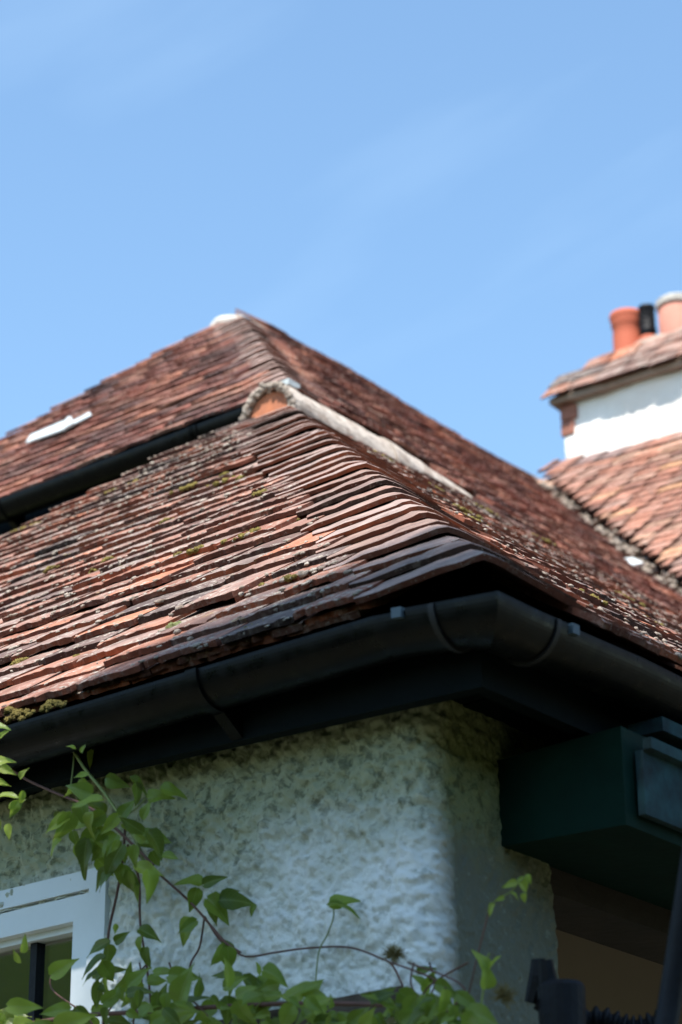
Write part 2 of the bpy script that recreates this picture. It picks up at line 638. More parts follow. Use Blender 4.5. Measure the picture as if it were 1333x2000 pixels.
def tile_variant(seed, ragged=0.0021):
    r = np.random.default_rng(seed)
    nx = 12
    ys = [0.0, 0.008, 0.08, T_LEN]
    xsn = np.linspace(-0.5, 0.5, nx + 1)
    camber = 0.0016 * r.uniform(0.4, 1.3)
    top, bot = [], []
    chip_l, chip_r = (r.uniform(0.004, 0.016) if r.random() < 0.4 else 0.001), (r.uniform(0.004, 0.016) if r.random() < 0.4 else 0.001)
    wob = r.normal(0, 1, nx + 1)
    for j, y in enumerate(ys):
        for i, x in enumerate(xsn):
            yy = y
            if j <= 1:
                yy += ragged * wob[i] * (1 if j == 0 else 0.6)
                if i == 0:
                    yy += chip_l
                if i == nx:
                    yy += chip_r
            zz = camber * (1 - (2 * x) ** 2) - camber
            zt = T_TH + zz + (r.normal(0, 0.0006) if j <= 1 else 0)
            if j == 0:
                zt -= r.uniform(0.0001, 0.0010)
            zb = zz + (r.normal(0, 0.0006) if j <= 1 else 0)
            top.append((x * T_W, yy, zt))
            bot.append((x * T_W, yy - (0.0004 if j == 0 else 0), zb))
    n = (nx + 1) * len(ys)
    fs = []
    w = nx + 1
    for j in range(len(ys) - 1):
        for i in range(nx):
            a = j * w + i
            fs.append((a, a + 1, a + w + 1, a + w))
    # underside only as two strips, edges closed
    for i in range(nx):
        fs.append((n + i, n + (len(ys) - 1) * w + i, n + (len(ys) - 1) * w + i + 1, n + i + 1))
        fs.append((i, n + i, n + i + 1, i + 1))
    for j in range(len(ys) - 1):
        a, b = j * w, (j + 1) * w
        fs.append((a, b, n + b, n + a))
        a, b = j * w + nx, (j + 1) * w + nx
        fs.append((a, n + a, n + b, b))
    return np.array(top + bot), fs


VARS = [tile_variant(100 + k) for k in range(16)]
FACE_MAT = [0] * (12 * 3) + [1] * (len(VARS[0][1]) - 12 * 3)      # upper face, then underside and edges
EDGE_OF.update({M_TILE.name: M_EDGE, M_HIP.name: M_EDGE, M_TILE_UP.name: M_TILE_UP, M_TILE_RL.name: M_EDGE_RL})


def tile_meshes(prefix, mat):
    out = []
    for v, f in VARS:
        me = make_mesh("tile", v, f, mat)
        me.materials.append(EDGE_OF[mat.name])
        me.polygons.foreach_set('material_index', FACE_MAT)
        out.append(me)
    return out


class Face:
    def __init__(self, o, e, inward, pitch, left_handed=False):
        self.o = np.asarray(o, float)
        self.e = np.asarray(e, float)
        self.s = math.cos(pitch) * np.asarray(inward) + math.sin(pitch) * Z
        n = np.cross(self.e, self.s)
        if n[2] < 0:
            n = -n
        self.n = n
        self.cosp, self.sinp = math.cos(pitch), math.sin(pitch)

    def at(self, x, s, h=0.0):
        return self.o + self.e * x + self.s * s + self.n * h


def tile_matrix(face, x, s, sx=1.0, tilt=0.0, rz=0.0, lift=0.0, rolly=0.0, sc=1.0):
    e, s_, n = face.e, face.s, face.n
    x_ax = e * math.cos(rz) + s_ * math.sin(rz)
    y_ax = s_ * math.cos(rz) - e * math.sin(rz)
    if np.dot(np.cross(x_ax, y_ax), n) < 0:
        x_ax = -x_ax
    y2 = y_ax * math.cos(tilt) - n * math.sin(tilt)
    n2 = n * math.cos(tilt) + y_ax * math.sin(tilt)
    x3 = x_ax * math.cos(rolly) - n2 * math.sin(rolly)
    n3 = n2 * math.cos(rolly) + x_ax * math.sin(rolly)
    o = face.at(x, s, 2.25 * T_TH * sc + lift)
    m4 = np.eye(4)
    m4[:3, 0], m4[:3, 1], m4[:3, 2], m4[:3, 3] = x3 * sx, y2 * sc, n3 * sc, o
    return m4


TILT = math.atan(2.25 * T_TH / T_LEN)


def lay(face, n_courses, x0_fn, x1_fn, rr, first=0, over=0.0, rough=1.0, sag=None, cut=0.05, steep=1.0, sc=1.0, thick=1.0):
    """tiles of one slope: returns a list of 4x4 matrices with a variant index"""
    out = []
    for i in range(first, n_courses):
        s = i * GAUGE * sc
        tw = T_W * sc
        x0, x1 = x0_fn(s), x1_fn(s)
        if x1 - x0 < 0.04:
            continue
        x = x0 - (tw * 0.5 if i % 2 else 0.0) - rr.uniform(0, 0.03)
        cs = rr.normal(0, 0.0025) * rough
        while x < x1:
            a, b = max(x, x0), min(x + tw, x1 + rr.uniform(0, over) if over else x1)
            w = b - a
            if w > cut:
                dz = sag((a + b) / 2, s) if sag else 0.0
                lift = dz + abs(rr.normal(0, 0.0019)) * rough
                if rr.random() < 0.06:
                    lift += rr.uniform(0.002, 0.006) * rough
                slip = cs + rr.normal(0, 0.0036) * rough
                if rr.random() < 0.03:
                    slip -= rr.uniform(0.008, 0.02)
                mt = tile_matrix(face, (a + b) / 2, s + slip, (w - 0.0045) / T_W,
                                 TILT * steep + rr.normal(0, 0.006) * rough, rr.normal(0, 0.007) * rough, lift + (steep - 1) * T_TH * 1.6, rr.normal(0, 0.005) * rough, sc)
                if thick != 1.0:
                    mt[:3, 3] += face.n * T_TH * sc * 2.25 * (thick - 1)
                    mt[:3, 2] *= thick
                out.append((mt, int(rr.integers(0, len(VARS)))))
            x += tw + rr.normal(0, 0.002)
    return out


def place_tiles(tiles, mat, roof, limit=300, visible=None):
    """the tiles that show largest become objects, the rest one joined part"""
    meshes = tile_meshes("tile", mat)
    scored = []
    for k, (mt, vi) in enumerate(tiles):
        c = mt[:3, 3] + mt[:3, 1] * 0.05
        x, y, w = to_px(c)
        inside = -60 < x < 1393 and -60 < y < 2060 and (visible is None or visible(c, x, y))
        scored.append((0 if inside else 1, w, k))
    scored.sort()
    chosen = set(k for _, _, k in scored[:limit])
    rest = MB()
    for k, (mt, vi) in enumerate(tiles):
        if k in chosen:
            o = bpy.data.objects.new("tile", meshes[vi])
            COL.objects.link(o)
            o.parent = roof
            o.matrix_basis = Matrix(mt.tolist())
        else:
            v, f = VARS[vi]
            rest.add(v @ mt[:3, :3].T + mt[:3, 3], f)
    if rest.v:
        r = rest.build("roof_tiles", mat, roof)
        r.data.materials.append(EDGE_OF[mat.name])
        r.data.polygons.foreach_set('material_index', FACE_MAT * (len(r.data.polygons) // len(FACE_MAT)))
        r['kind'] = 'stuff'


ICO = None


def blob(seed, sub=0):
    t = (1 + 5 ** 0.5) / 2
    v = np.array([(-1, t, 0), (1, t, 0), (-1, -t, 0), (1, -t, 0), (0, -1, t), (0, 1, t), (0, -1, -t), (0, 1, -t),
                  (t, 0, -1), (t, 0, 1), (-t, 0, -1), (-t, 0, 1)], float)
    v /= np.linalg.norm(v[0])
    f = [(0, 11, 5), (0, 5, 1), (0, 1, 7), (0, 7, 10), (0, 10, 11), (1, 5, 9), (5, 11, 4), (11, 10, 2), (10, 7, 6), (7, 1, 8),
         (3, 9, 4), (3, 4, 2), (3, 2, 6), (3, 6, 8), (3, 8, 9), (4, 9, 5), (2, 4, 11), (6, 2, 10), (8, 6, 7), (9, 8, 1)]
    for _ in range(sub):
        cache, nf, vl = {}, [], list(v)

        def mid(a, b):
            k = (min(a, b), max(a, b))
            if k not in cache:
                m_ = vl[a] + vl[b]
                vl.append(m_ / np.linalg.norm(m_))
                cache[k] = len(vl) - 1
            return cache[k]
        for a, b, c in f:
            ab, bc, ca = mid(a, b), mid(b, c), mid(c, a)
            nf += [(a, ab, ca), (b, bc, ab), (c, ca, bc), (ab, bc, ca)]
        v, f = np.array(vl), nf
    r = np.random.default_rng(seed)
    amp = 0.18 if sub < 2 else (0.2 if sub == 2 else 0.01)
    return v * (1 + r.normal(0, amp, (len(v), 1))), f


LB = [blob(k, 0) for k in range(8)] + [blob(40 + k, 1) for k in range(6)]
MBLOB = [blob(70 + k, 2) for k in range(5)]


def add_blob(mb, p, face, sx, sy, sz, which):
    v, f = which
    a = rng.uniform(0, 6.28)
    ca, sa = math.cos(a), math.sin(a)
    l = v @ np.array([[ca, sa, 0], [-sa, ca, 0], [0, 0, 1]])
    mb.add(p + np.outer(l[:, 0] * sx, face.e) + np.outer(l[:, 1] * sy, face.s) + np.outer(l[:, 2] * sz, face.n), f)


# ================================================================== THE WING
wing = thing("cottage_wing", "low cottage wing with lichened clay tile hip roof, black gutter and white roughcast wall", "cottage", PL(0.5, 0.5, -C0[2]))
FL = Face(C0, UL, VL, P1)
FR = Face(C0, VL, UL, P1)
N1 = 32
S_TOP = A_RUN / math.cos(P1)
cosp = math.cos(P1)
RIDGE_LEN = 0.74

# roof deck (boards under the tiles), a solid hipped prism
A0 = PL(A_RUN, A_RUN, A_RUN * TP1)
dk = MB()
LONG = 5.0
q = [PL(0.02, 0.02, -0.02), PL(2 * A_RUN - 0.02, 0.02, -0.02), PL(2 * A_RUN - 0.02, LONG, -0.02), PL(0.02, LONG, -0.02),
     PL(A_RUN, A_RUN, A_RUN * TP1 - 0.02), PL(A_RUN, LONG, A_RUN * TP1 - 0.02)]
dk.add(q, [(0, 3, 2, 1), (0, 1, 4), (1, 2, 5, 4), (2, 3, 5), (3, 0, 4, 5)])
roof1 = dk.build("roof", M_DECK, wing)


def sag1(x, s):
    return 0.008 * math.sin(x * 2.1 + 0.6) * math.sin(s * 1.5 + 0.2) + 0.003 * math.sin(x * 5.3 + s * 2.7)


HIPW = 0.165
HIPW_R = 0.185
r1 = np.random.default_rng(5)
tiles_l = lay(FL, N1, lambda s: s * cosp + HIPW, lambda s: 2 * A_RUN - s * cosp + 0.04, r1, over=0.035, sag=sag1)
tiles_r = lay(FR, N1, lambda s: max(s, 0.0) * cosp + (HIPW_R if s > -0.01 else 0.10), lambda s: 4.2, r1, first=-1, sag=sag1)
under = []
for k in range(30):
    x = 0.20 + T_W * k
    for lf, ds in ((-0.0065, 0.003), (-0.013, 0.007)):
        under.append((tile_matrix(FL, x + (0.04 if lf < -0.01 else 0), ds + r1.normal(0, 0.003), 0.985, TILT * 0.7, r1.normal(0, 0.01), lf, r1.normal(0, 0.008)), int(r1.integers(0, 16))))
place_tiles(tiles_l + tiles_r + under, M_TILE, roof1, 300)


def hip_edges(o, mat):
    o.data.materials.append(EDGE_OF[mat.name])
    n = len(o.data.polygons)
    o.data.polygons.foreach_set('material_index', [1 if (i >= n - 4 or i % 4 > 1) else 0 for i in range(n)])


def hip_tile(P, k, z, w_l, w_r, length, pitch, lift_n, lift_w, th, rr, rad=0.035):
    """a bent tile astride a hip; P maps plan coordinates to the world"""
    tp_ = math.tan(pitch)
    cp = math.cos(pitch)
    dk_ = length * cp
    n_l = np.array([0, -math.sin(pitch), math.cos(pitch)])      # in (a, b, h)
    n_r = np.array([-math.sin(pitch), 0, math.cos(pitch)])

    def contour(kk, zz, wl, wr, up_n, up_w, j):
        pts = []
        for t in (1.0, 0.8, 0.6, 0.4, 0.22):
            pts.append((kk + rad + (wl - rad) * t, kk, 0.0, t))
        for a in (0, 22, 45, 68, 90):
            w = math.radians(a)
            pts.append((kk + rad - rad * math.sin(w), kk + rad - rad * math.cos(w), a / 90, 0.0))
        for t in (0.22, 0.5, 1.0):
            pts.append((kk, kk + rad + (wr - rad) * t, 1.0, t))
        top, bot = [], []
        for a, b, m_, t in pts:
            nn = n_l * (1 - m_) + n_r * m_
            nn = nn / np.linalg.norm(nn)
            up = up_n + (up_w - up_n) * t
            g = rr.normal(0, 0.0008)
            # inside the fold the surface dips towards the round arris
            base = np.array([a, b, zz + (min(a, b) - kk) * tp_])
            top.append(base + nn * (up + th + g))
            bot.append(base + nn * (up + g * 0.5))
        return top, bot
    t0, b0 = contour(k, z, w_l, w_r, lift_n, lift_w, 0)
    t1, b1 = contour(k + dk_, z + dk_ * tp_, w_l * 0.9, w_r * 0.9, max(0.0, lift_n - 0.020), 0.0, 1)
    tm = [a * 0.93 + b * 0.07 for a, b in zip(t0, t1)]
    t0 = [p - np.array([0, 0, 0.0015]) for p in t0]
    n = len(t0)
    verts = [P(*p) for p in t0 + tm + t1 + b0 + b1]
    fs = []
    for i in range(n - 1):
        fs.append((i, i + 1, n + i + 1, n + i))
        fs.append((n + i, n + i + 1, 2 * n + i + 1, 2 * n + i))
        fs.append((3 * n + i, 4 * n + i, 4 * n + i + 1, 3 * n + i + 1))
        fs.append((i, 3 * n + i, 3 * n + i + 1, i + 1))
    fs.append((0, n, 3 * n))
    fs.append((n, 2 * n, 4 * n, 3 * n))
    fs.append((n - 1, 3 * n + n - 1, 2 * n - 1))
    fs.append((2 * n - 1, 4 * n - 1, 5 * n - 1, 3 * n - 1))[0] if False else None
    fs.append((2 * n - 1, 4 * n - 1, 5 * n - 1, 3 * n - 1))
    return verts, fs


for i in range(0, N1 - 1):
    s = i * GAUGE + r1.normal(0, 0.003)
    near = 1 - max(i, 0) / N1
    v, f = hip_tile(PL, s * cosp - 0.012, s * math.sin(P1) - 0.010, (0.178 if i >= 0 else 0.085) + r1.normal(0, 0.012), 0.20, 0.180, P1,
                    0.0245 + 0.005 * near ** 2 + r1.uniform(-0.002, 0.004), 0.0205 + 0.004 * near ** 2 + r1.uniform(-0.001, 0.004), 0.0066 + 0.0022 * near, r1,
                    rad=0.010 + r1.uniform(-0.004, 0.006))
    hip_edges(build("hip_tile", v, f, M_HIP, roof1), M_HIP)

# ridge of the wing: half round tiles bedded in mortar
RB = 0.084


def ridge_tile(mb, p0, p1, u, r0, r1_, th=0.014, seg=18, a0=-8, a1=188, ln=12):
    vs_, fs = [], []
    n = seg + 1
    for i in range(ln + 1):
        t = i / ln
        p = p0 * (1 - t) + p1 * t
        r = r0 * (1 - t) + r1_ * t
        for k in range(n):
            w = math.radians(a0 + (a1 - a0) * k / seg)
            d = u * math.cos(w) + Z * math.sin(w)
            q = p + d * r
            q = q + d * (0.003 * (float(vnoise(q, 28, 3)) - 0.5) + 0.003 * (float(vnoise(q, 75, 6)) - 0.5))
            if i in (0, ln):
                q = q + (p1 - p0) / np.linalg.norm(p1 - p0) * 0.006 * (float(vnoise(q, 40, 8)) - 0.5)
            vs_.append(q)
        for k in range(n):
            w = math.radians(a0 + (a1 - a0) * k / seg)
            vs_.append(p + (u * math.cos(w) + Z * math.sin(w)) * (r - th))
    for i in range(ln):
        o, o2 = i * 2 * n, (i + 1) * 2 * n
        for k in range(seg):
            fs.append((o + k, o + k + 1, o2 + k + 1, o2 + k))
            fs.append((o + n + k, o2 + n + k, o2 + n + k + 1, o + n + k + 1))
    e = ln * 2 * n
    for k in range(seg):
        fs.append((k, n + k, n + k + 1, k + 1))
        fs.append((e + k, e + k + 1, e + n + k + 1, e + n + k))
    mb.add(vs_, fs)


RZ = A_RUN * TP1 - 0.030
for j, (b0, b1) in enumerate([(-0.06, 0.34), (0.348, RIDGE_LEN)]):
    mb = MB()
    ridge_tile(mb, PL(A_RUN, A_RUN + b0, RZ + 0.004), PL(A_RUN, A_RUN + b1, RZ - (0.004 if j == 0 else 0.018)), UL, RB, RB - (0 if j == 0 else 0.012))
    mb.build("ridge_tile", M_RIDGE, roof1, label="white limewashed half round ridge tile")
mb = MB()
pts = [PL(A_RUN + (RB - 0.02) * math.cos(w), A_RUN - 0.05, RZ + (RB - 0.02) * math.sin(w)) for w in np.linspace(-0.2, math.pi + 0.2, 20)]
pt2 = [p + VL * 0.02 for p in pts]
mb.add(pts + pt2, [tuple(range(20))[::-1], tuple(range(20, 40))] + [(i, (i + 1) % 20, 20 + (i + 1) % 20, 20 + i) for i in range(20)])
mb.build("ridge_end_infill", M_DISC, roof1, label="orange clay infill in the open ridge end")
mb = MB()
for w in np.linspace(-0.1, math.pi + 0.1, 150):
    p = PL(A_RUN + (RB - 0.008) * math.cos(w), A_RUN - 0.058, RZ + (RB - 0.008) * math.sin(w)) + rng.normal(0, 0.003, 3)
    v, f = LB[8 + rng.integers(0, 6)]
    mb.add(p + v * 0.0065 * rng.uniform(0.6, 1.3), f)
for k in range(40):
    b = rng.uniform(0, RIDGE_LEN)
    v, f = LB[8 + rng.integers(0, 6)]
    mb.add(PL(A_RUN - RB * 0.93, A_RUN + b, RZ - 0.055) + rng.normal(0, 0.006, 3) + v * rng.uniform(0.008, 0.016), f)
mo = mb.build("mortar_bedding", M_MORTAR, roof1, smooth=True)
mo['kind'] = 'stuff'

# lichen crusts on the tile tails and cushions of moss
lich = MB()
moss = MB()
mossg = MB()
for mt, vi in tiles_l + tiles_r:
    c = mt[:3, 3]
    x, y, w = to_px(c)
    if not (-80 < x < 1420 and 500 < y < 1500) or w > 7:
        continue
    dens = 0.25 + 1.6 * float(vnoise(c, 2.2, 3)) ** 2
    isr = mt[:3, 0] @ VL > 0.8 * np.linalg.norm(mt[:3, 0]) or -(mt[:3, 0] @ VL) > 0.8 * np.linalg.norm(mt[:3, 0])
    fc = FR if isr else FL
    for k in range(rng.poisson((3.4 if isr else 12.0) * dens)):
        sz = rng.uniform(0.0014, 0.0042) * (1.5 if rng.random() < 0.12 else 1)
        p = c + mt[:3, 0] * rng.uniform(-0.08, 0.08) + mt[:3, 1] * abs(rng.normal(0, 0.012)) + mt[:3, 2] * (T_TH - 0.001)
        if rng.random() < 0.25:
            p = p - mt[:3, 2] * rng.uniform(0, 0.004) - mt[:3, 1] * 0.010
        add_blob(lich, p, fc, sz * rng.uniform(0.8, 1.8), sz, sz * rng.uniform(0.4, 0.8), LB[rng.integers(0, 14)])
    if rng.random() < 0.035:
        for k in range(rng.integers(5, 14)):
            sz = rng.uniform(0.003, 0.007)
            p = c + mt[:3, 0] * rng.uniform(-0.05, 0.05) + mt[:3, 1] * rng.uniform(-0.005, 0.03) + mt[:3, 2] * (T_TH - 0.001)
            add_blob(moss, p, fc, sz, sz, sz * 0.7, MBLOB[rng.integers(0, 5)])


def moss_at(mb, x, y, size, n=7, face=FL):
    d = px_ray(x, y)
    k = ((face.at(0, 0, 0.019) - CAM) @ face.n) / (d @ face.n)
    p0 = CAM + d * k
    for _ in range(n * 4):
        sz = size * rng.uniform(0.14, 0.34)
        e_, q_ = rng.normal(0, 0.6), rng.normal(0, 0.4)
        p = p0 + face.e * e_ * size + face.s * q_ * size + face.n * size * 0.45 * max(0, 1 - e_ * e_ - q_ * q_)
        add_blob(mb, p, face, sz, sz, sz * 0.8, MBLOB[rng.integers(0, 5)])


for x, y, sz in [(213, 1100, .017), (185, 1115, .01), (240, 1112, .012), (100, 1113, .012), (325, 1020, .012), (210, 1235, .012),
                 (40, 1300, .016), (45, 1330, .01), (100, 1290, .008), (150, 1287, .009), (20, 1393, .014), (40, 1400, .016), (100, 1382, .014),
                 (490, 1240, .018), (520, 1228, .014), (570, 1020, .01), (660, 1155, .012), (500, 1130, .008), (430, 1075, .007), (125, 1235, .008)]:
    moss_at(moss, x, y, sz)
moss_at(mossg, 340, 1233, .017, 10)
for x, y, sz in [(960, 1062, .008), (930, 1055, .006), (1130, 1190, .007), (440, 930, .012), (470, 935, .010)]:
    moss_at(moss, x, y, sz, 6, FR if x > 800 else FL)
for mbx, nm, mt_ in ((lich, "lichen", M_LICHEN), (moss, "moss", M_MOSS), (mossg, "pale_moss", M_MOSSG)):
    o = mbx.build(nm, mt_, roof1, smooth=True)
    o['kind'] = 'stuff'

# ---- gutter of the wing
GR = 0.040


def half_pipe(fns, r, th=0.0025, seg=28):
    prof = [(-r * math.cos(w), -r * math.sin(w)) for w in np.linspace(0, math.pi, seg + 1)]
    prof += [((r - th) * math.cos(w), -(r - th) * math.sin(w)) for w in np.linspace(0, math.pi, seg + 1)]
    mb = MB()
    mb.sweep(fns, prof)
    return mb


GC = -0.040     # centre line of the gutter, outside the tile edge


def gl(a, drop=0.0):
    h = -0.0375 - 0.017 * max(0, 1 - (a + 0.08) / 0.17) - drop
    return lambda x, y: PL(a, GC + x, h + y) if True else None


def gr(b, drop=0.0):
    h = -0.046 - 0.011 * max(0, 1 - (b + 0.08) / 0.30) - drop
    return lambda x, y: PL(GC + x, b, h + y)


# x in the profile runs outwards for negative values, so the front rim sits at GC - GR
gut = half_pipe([gl(a) for a in (0.02, 0.1, 0.3, 0.8, 1.6, 2.6, 3.9)], GR).build("gutter", M_GUTTER, wing, smooth=False)
half_pipe([gr(b) for b in (0.02, 0.1, 0.22, 0.8, 1.6, 2.6, 4.2)], GR).build("gutter_length", M_GUTTER, gut)


def corner(x, y, e=0.0):
    return PL(GC + x, GC + x, -0.0535 + y)


ang = half_pipe([gl(0.048, -0.001), gl(0.0, -0.001), corner, gr(0.0, -0.001), gr(0.058, -0.001)], GR + 0.003, 0.005)
ang.build("gutter_angle", M_GUTTER, gut, label="black corner angle piece of the gutter")
for fn, rng_ in ((gl, (0.010,)), (gr, (0.036,))):
    for a in rng_:
        half_pipe([fn(a - 0.004, 0), fn(a + 0.004, 0)], GR + 0.0055, 0.004).build("gutter_seal", M_SEAL, gut)
for fn, a in ((gl, 0.052), (gr, 0.062)):
    mb = MB()
    f0 = fn(a)
    f1 = fn(a + 0.014)
    o = f0(-GR - 0.006, -0.010)
    mb.box(o, f1(-GR - 0.006, -0.010) - o, f0(-GR + 0.003, -0.010) - o, Z * 0.0125)
    mb.build("gutter_clip", M_CLIP, gut, label="small pale clip on the gutter rim")


def bracket(fn, a, parent, back, r=GR):
    mb = half_pipe([fn(a - 0.009), fn(a + 0.009)], r + 0.004, 0.004)
    # stem running back to the fascia
    p = fn(a - 0.009)(0.01, -r - 0.004)
    e = fn(a + 0.009)(0.01, -r - 0.004) - p
    q1 = fn(a - 0.009)(back, -r - 0.028)
    q2 = fn(a - 0.009)(back, -r + 0.03)
    mb.hexa([p, p + e, q1 + e, q1, p + Z * 0.012, p + e + Z * 0.012, q2 + e, q2])
    return mb.build("gutter_bracket", M_GUTTER, parent)


for a in (0.38, 1.1, 1.9):
    bracket(gl, a, gut, 0.045)
for b in (0.75, 1.6):
    bracket(gr, b, gut, 0.045)

# ---- fascia and soffit
FB = 0.006
fm = MB()
q0 = PL(FB, FB, 0)
t0 = VL * 0.02
fm.hexa([q0 - Z * 0.122, PL(1.0, FB, -0.082), PL(1.0, FB, -0.082) + t0, q0 + t0 - Z * 0.122, q0 - Z * 0.012, PL(1.0, FB, -0.012), PL(1.0, FB, -0.012) + t0, q0 + t0 - Z * 0.012])
fm.box(PL(1.0, FB, -0.082), UL * 3.0, t0, Z * 0.07)
fm.build("fascia", M_FASCIA, wing)
fm = MB()
fm.box(PL(FB + 0.001, FB + 0.0205, -0.121), VL * 4.2, UL * 0.02, Z * 0.108)
fm.build("fascia", M_FASCIA, wing)
fm = MB()
fm.box(PL(FB + 0.02, FB + 0.0205, -0.076), UL * 4.0, VL * 0.12, Z * 0.012)
fm.build("soffit", M_FASCIA, wing)
fm = MB()
fm.box(PL(FB + 0.024, FB + 0.145, -0.077), VL * 4.0, UL * 0.12, Z * 0.012)
fm.build("soffit", M_FASCIA, wing)

# ---- wall: one rough skin round the corner
RC = 0.030
WA = 0.138
PIER = 0.345


def wall_path(t):
    """distance t along the wall from the left end; returns plan position and outward normal"""
    L0 = 3.9 - (WA + RC)
    if t < L0:
        return 3.9 - t, WB, (0, -1)
    t2 = t - L0
    arc = RC * math.pi / 2
    if t2 < arc:
        w = t2 / RC
        return WA + RC - RC * math.sin(w), WB + RC - RC * math.cos(w), (-math.sin(w), -math.cos(w))
    t3 = t2 - arc
    if t3 < PIER - WB - RC - 0.03:
        return WA, WB + RC + t3, (-1, 0)
    w = min(1.0, (t3 - (PIER - WB - RC - 0.03)) / 0.047)
    w2 = w * math.pi / 2
    return WA + 0.03 - 0.03 * math.cos(w2), PIER - 0.03 + 0.03 * math.sin(w2), (-math.cos(w2), math.sin(w2))


pw = on_wall(216, 1692)
WIN_A = float((pw - C0) @ UL)
WIN_H = float((pw - C0)[2])
LT = 3.9 - (WA + RC) + RC * math.pi / 2 + (PIER - WB - RC - 0.03) + 0.047
ts = list(np.arange(0, 2.2, 0.1)) + list(np.arange(2.2, 2.9, 0.02)) + list(np.arange(2.9, LT, 0.0025)) + [LT, LT + 0.25]
hs = list(np.arange(-0.070, -0.54, -0.0025)) + list(np.arange(-0.57, -0.9, -0.03)) + list(np.arange(-0.9, -C0[2], -0.25)) + [-C0[2]]
pl, nn = [], []
for t in ts:
    if t <= LT:
        a, b, n = wall_path(t)
    else:
        a, b, n = WA + 0.03 + (t - LT), PIER, (0, 1)
    pl.append((a, b))
    nn.append(n)
pl, nn, hs_ = np.array(pl), np.array(nn), np.array(hs)
Pg = (C0 + pl[:, None, 0:1] * UL + pl[:, None, 1:2] * VL + hs_[None, :, None] * Z)
Ng = nn[:, None, 0:1] * UL + nn[:, None, 1:2] * VL + 0 * Pg
side = np.clip((pl[:, 1] - WB - 0.01) / 0.05, 0, 1)[:, None]
disp = 0.0085 * (vnoise(Pg, 85, 1) - 0.5) + 0.0085 * (vnoise(Pg, 160, 2) - 0.5) + 0.0045 * (vnoise(Pg, 290, 7) - 0.5) + 0.008 * (vnoise(Pg, 14, 4) - 0.5)
disp = disp * (1 - 0.55 * side) + 0.006 * vnoise(Pg, 26, 9) * (1 - side)
disp = disp + np.clip((-hs_[None, :] - 0.2), 0, 0.5) * 0.03 * (np.exp(-((pl[:, 0:1] - WA) / 0.2) ** 2))
Pg = Pg + Ng * disp[..., None]
nh = len(hs)
fs = []
for i in range(len(ts) - 1):
    for j in range(nh - 1):
        am = (pl[i, 0] + pl[i + 1, 0]) / 2
        hm = (hs[j] + hs[j + 1]) / 2
        if pl[i, 1] < WB + 0.001 and WIN_A + 0.03 < am < WIN_A + 1.0 and WIN_H - 1.1 < hm < WIN_H - 0.03:
            continue
        fs.append((i * nh + j, i * nh + j + 1, (i + 1) * nh + j + 1, (i + 1) * nh + j))
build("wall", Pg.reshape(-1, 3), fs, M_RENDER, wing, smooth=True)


# ---- window in the left wall
def wbox(mb, a0, a1, h0, h1, b0, b1):
    mb.box(PL(a0, b0, h0), UL * (a1 - a0), VL * (b1 - b0), Z * (h1 - h0))


win = MB()
F0 = WB - 0.008
W1, H1 = WIN_A + 1.02, WIN_H - 1.12
wbox(win, WIN_A, WIN_A + 0.030, H1, WIN_H, F0, WB + 0.06)
wbox(win, W1 - 0.030, W1, H1, WIN_H, F0, WB + 0.06)
wbox(win, WIN_A + 0.030, W1 - 0.030, WIN_H - 0.026, WIN_H, F0, WB + 0.06)
wbox(win, WIN_A + 0.030, W1 - 0.030, H1, H1 + 0.07, F0 - 0.03, WB + 0.06)
window = win.build("window", M_WHITE, wing, label="white painted casement window with a dark glazing bar")
sash = MB()
S0, SH = WIN_A + 0.031, WIN_H - 0.030
wbox(sash, S0, S0 + 0.030, H1 + 0.075, SH, F0 + 0.004, WB + 0.05)
wbox(sash, S0 + 0.030, W1 - 0.06, SH - 0.034, SH, F0 + 0.004, WB + 0.05)
wbox(sash, S0 + 0.030, W1 - 0.06, H1 + 0.075, H1 + 0.12, F0 + 0.004, WB + 0.05)
wbox(sash, S0 + 0.030, S0 + 0.038, H1 + 0.12, SH - 0.034, F0 + 0.018, WB + 0.03)
wbox(sash, S0 + 0.038, W1 - 0.06, SH - 0.043, SH - 0.034, F0 + 0.018, WB + 0.03)
sash.build("casement", M_WHITE, window)
gp = MB()
wbox(gp, S0 + 0.034, W1 - 0.05, H1 + 0.1, SH - 0.036, F0 + 0.034, F0 + 0.038)
gp.build("pane", M_GLASS, window)
gb = MB()
pb = on_wall(48, 1830, 0.0)
ab = float((pb - C0) @ UL)
wbox(gb, ab - 0.006, ab + 0.006, H1 + 0.1, SH - 0.038, F0 + 0.026, F0 + 0.042)
gb.build("glazing_bar", M_IRON, window)
rm = MB()
o_ = PL(WIN_A + 0.02, WB + 0.06, H1 - 0.1)
a_, b_, c_ = UL * 1.1, VL * 0.9, Z * 1.3
vv = [o_, o_ + a_, o_ + a_ + b_, o_ + b_, o_ + c_, o_ + a_ + c_, o_ + a_ + b_ + c_, o_ + b_ + c_]
rm.add(vv, [(0, 1, 2, 3), (4, 7, 6, 5), (1, 5, 6, 2), (2, 6, 7, 3), (3, 7, 4, 0)])
rm.build("room_lining", M_ROOM, wing)

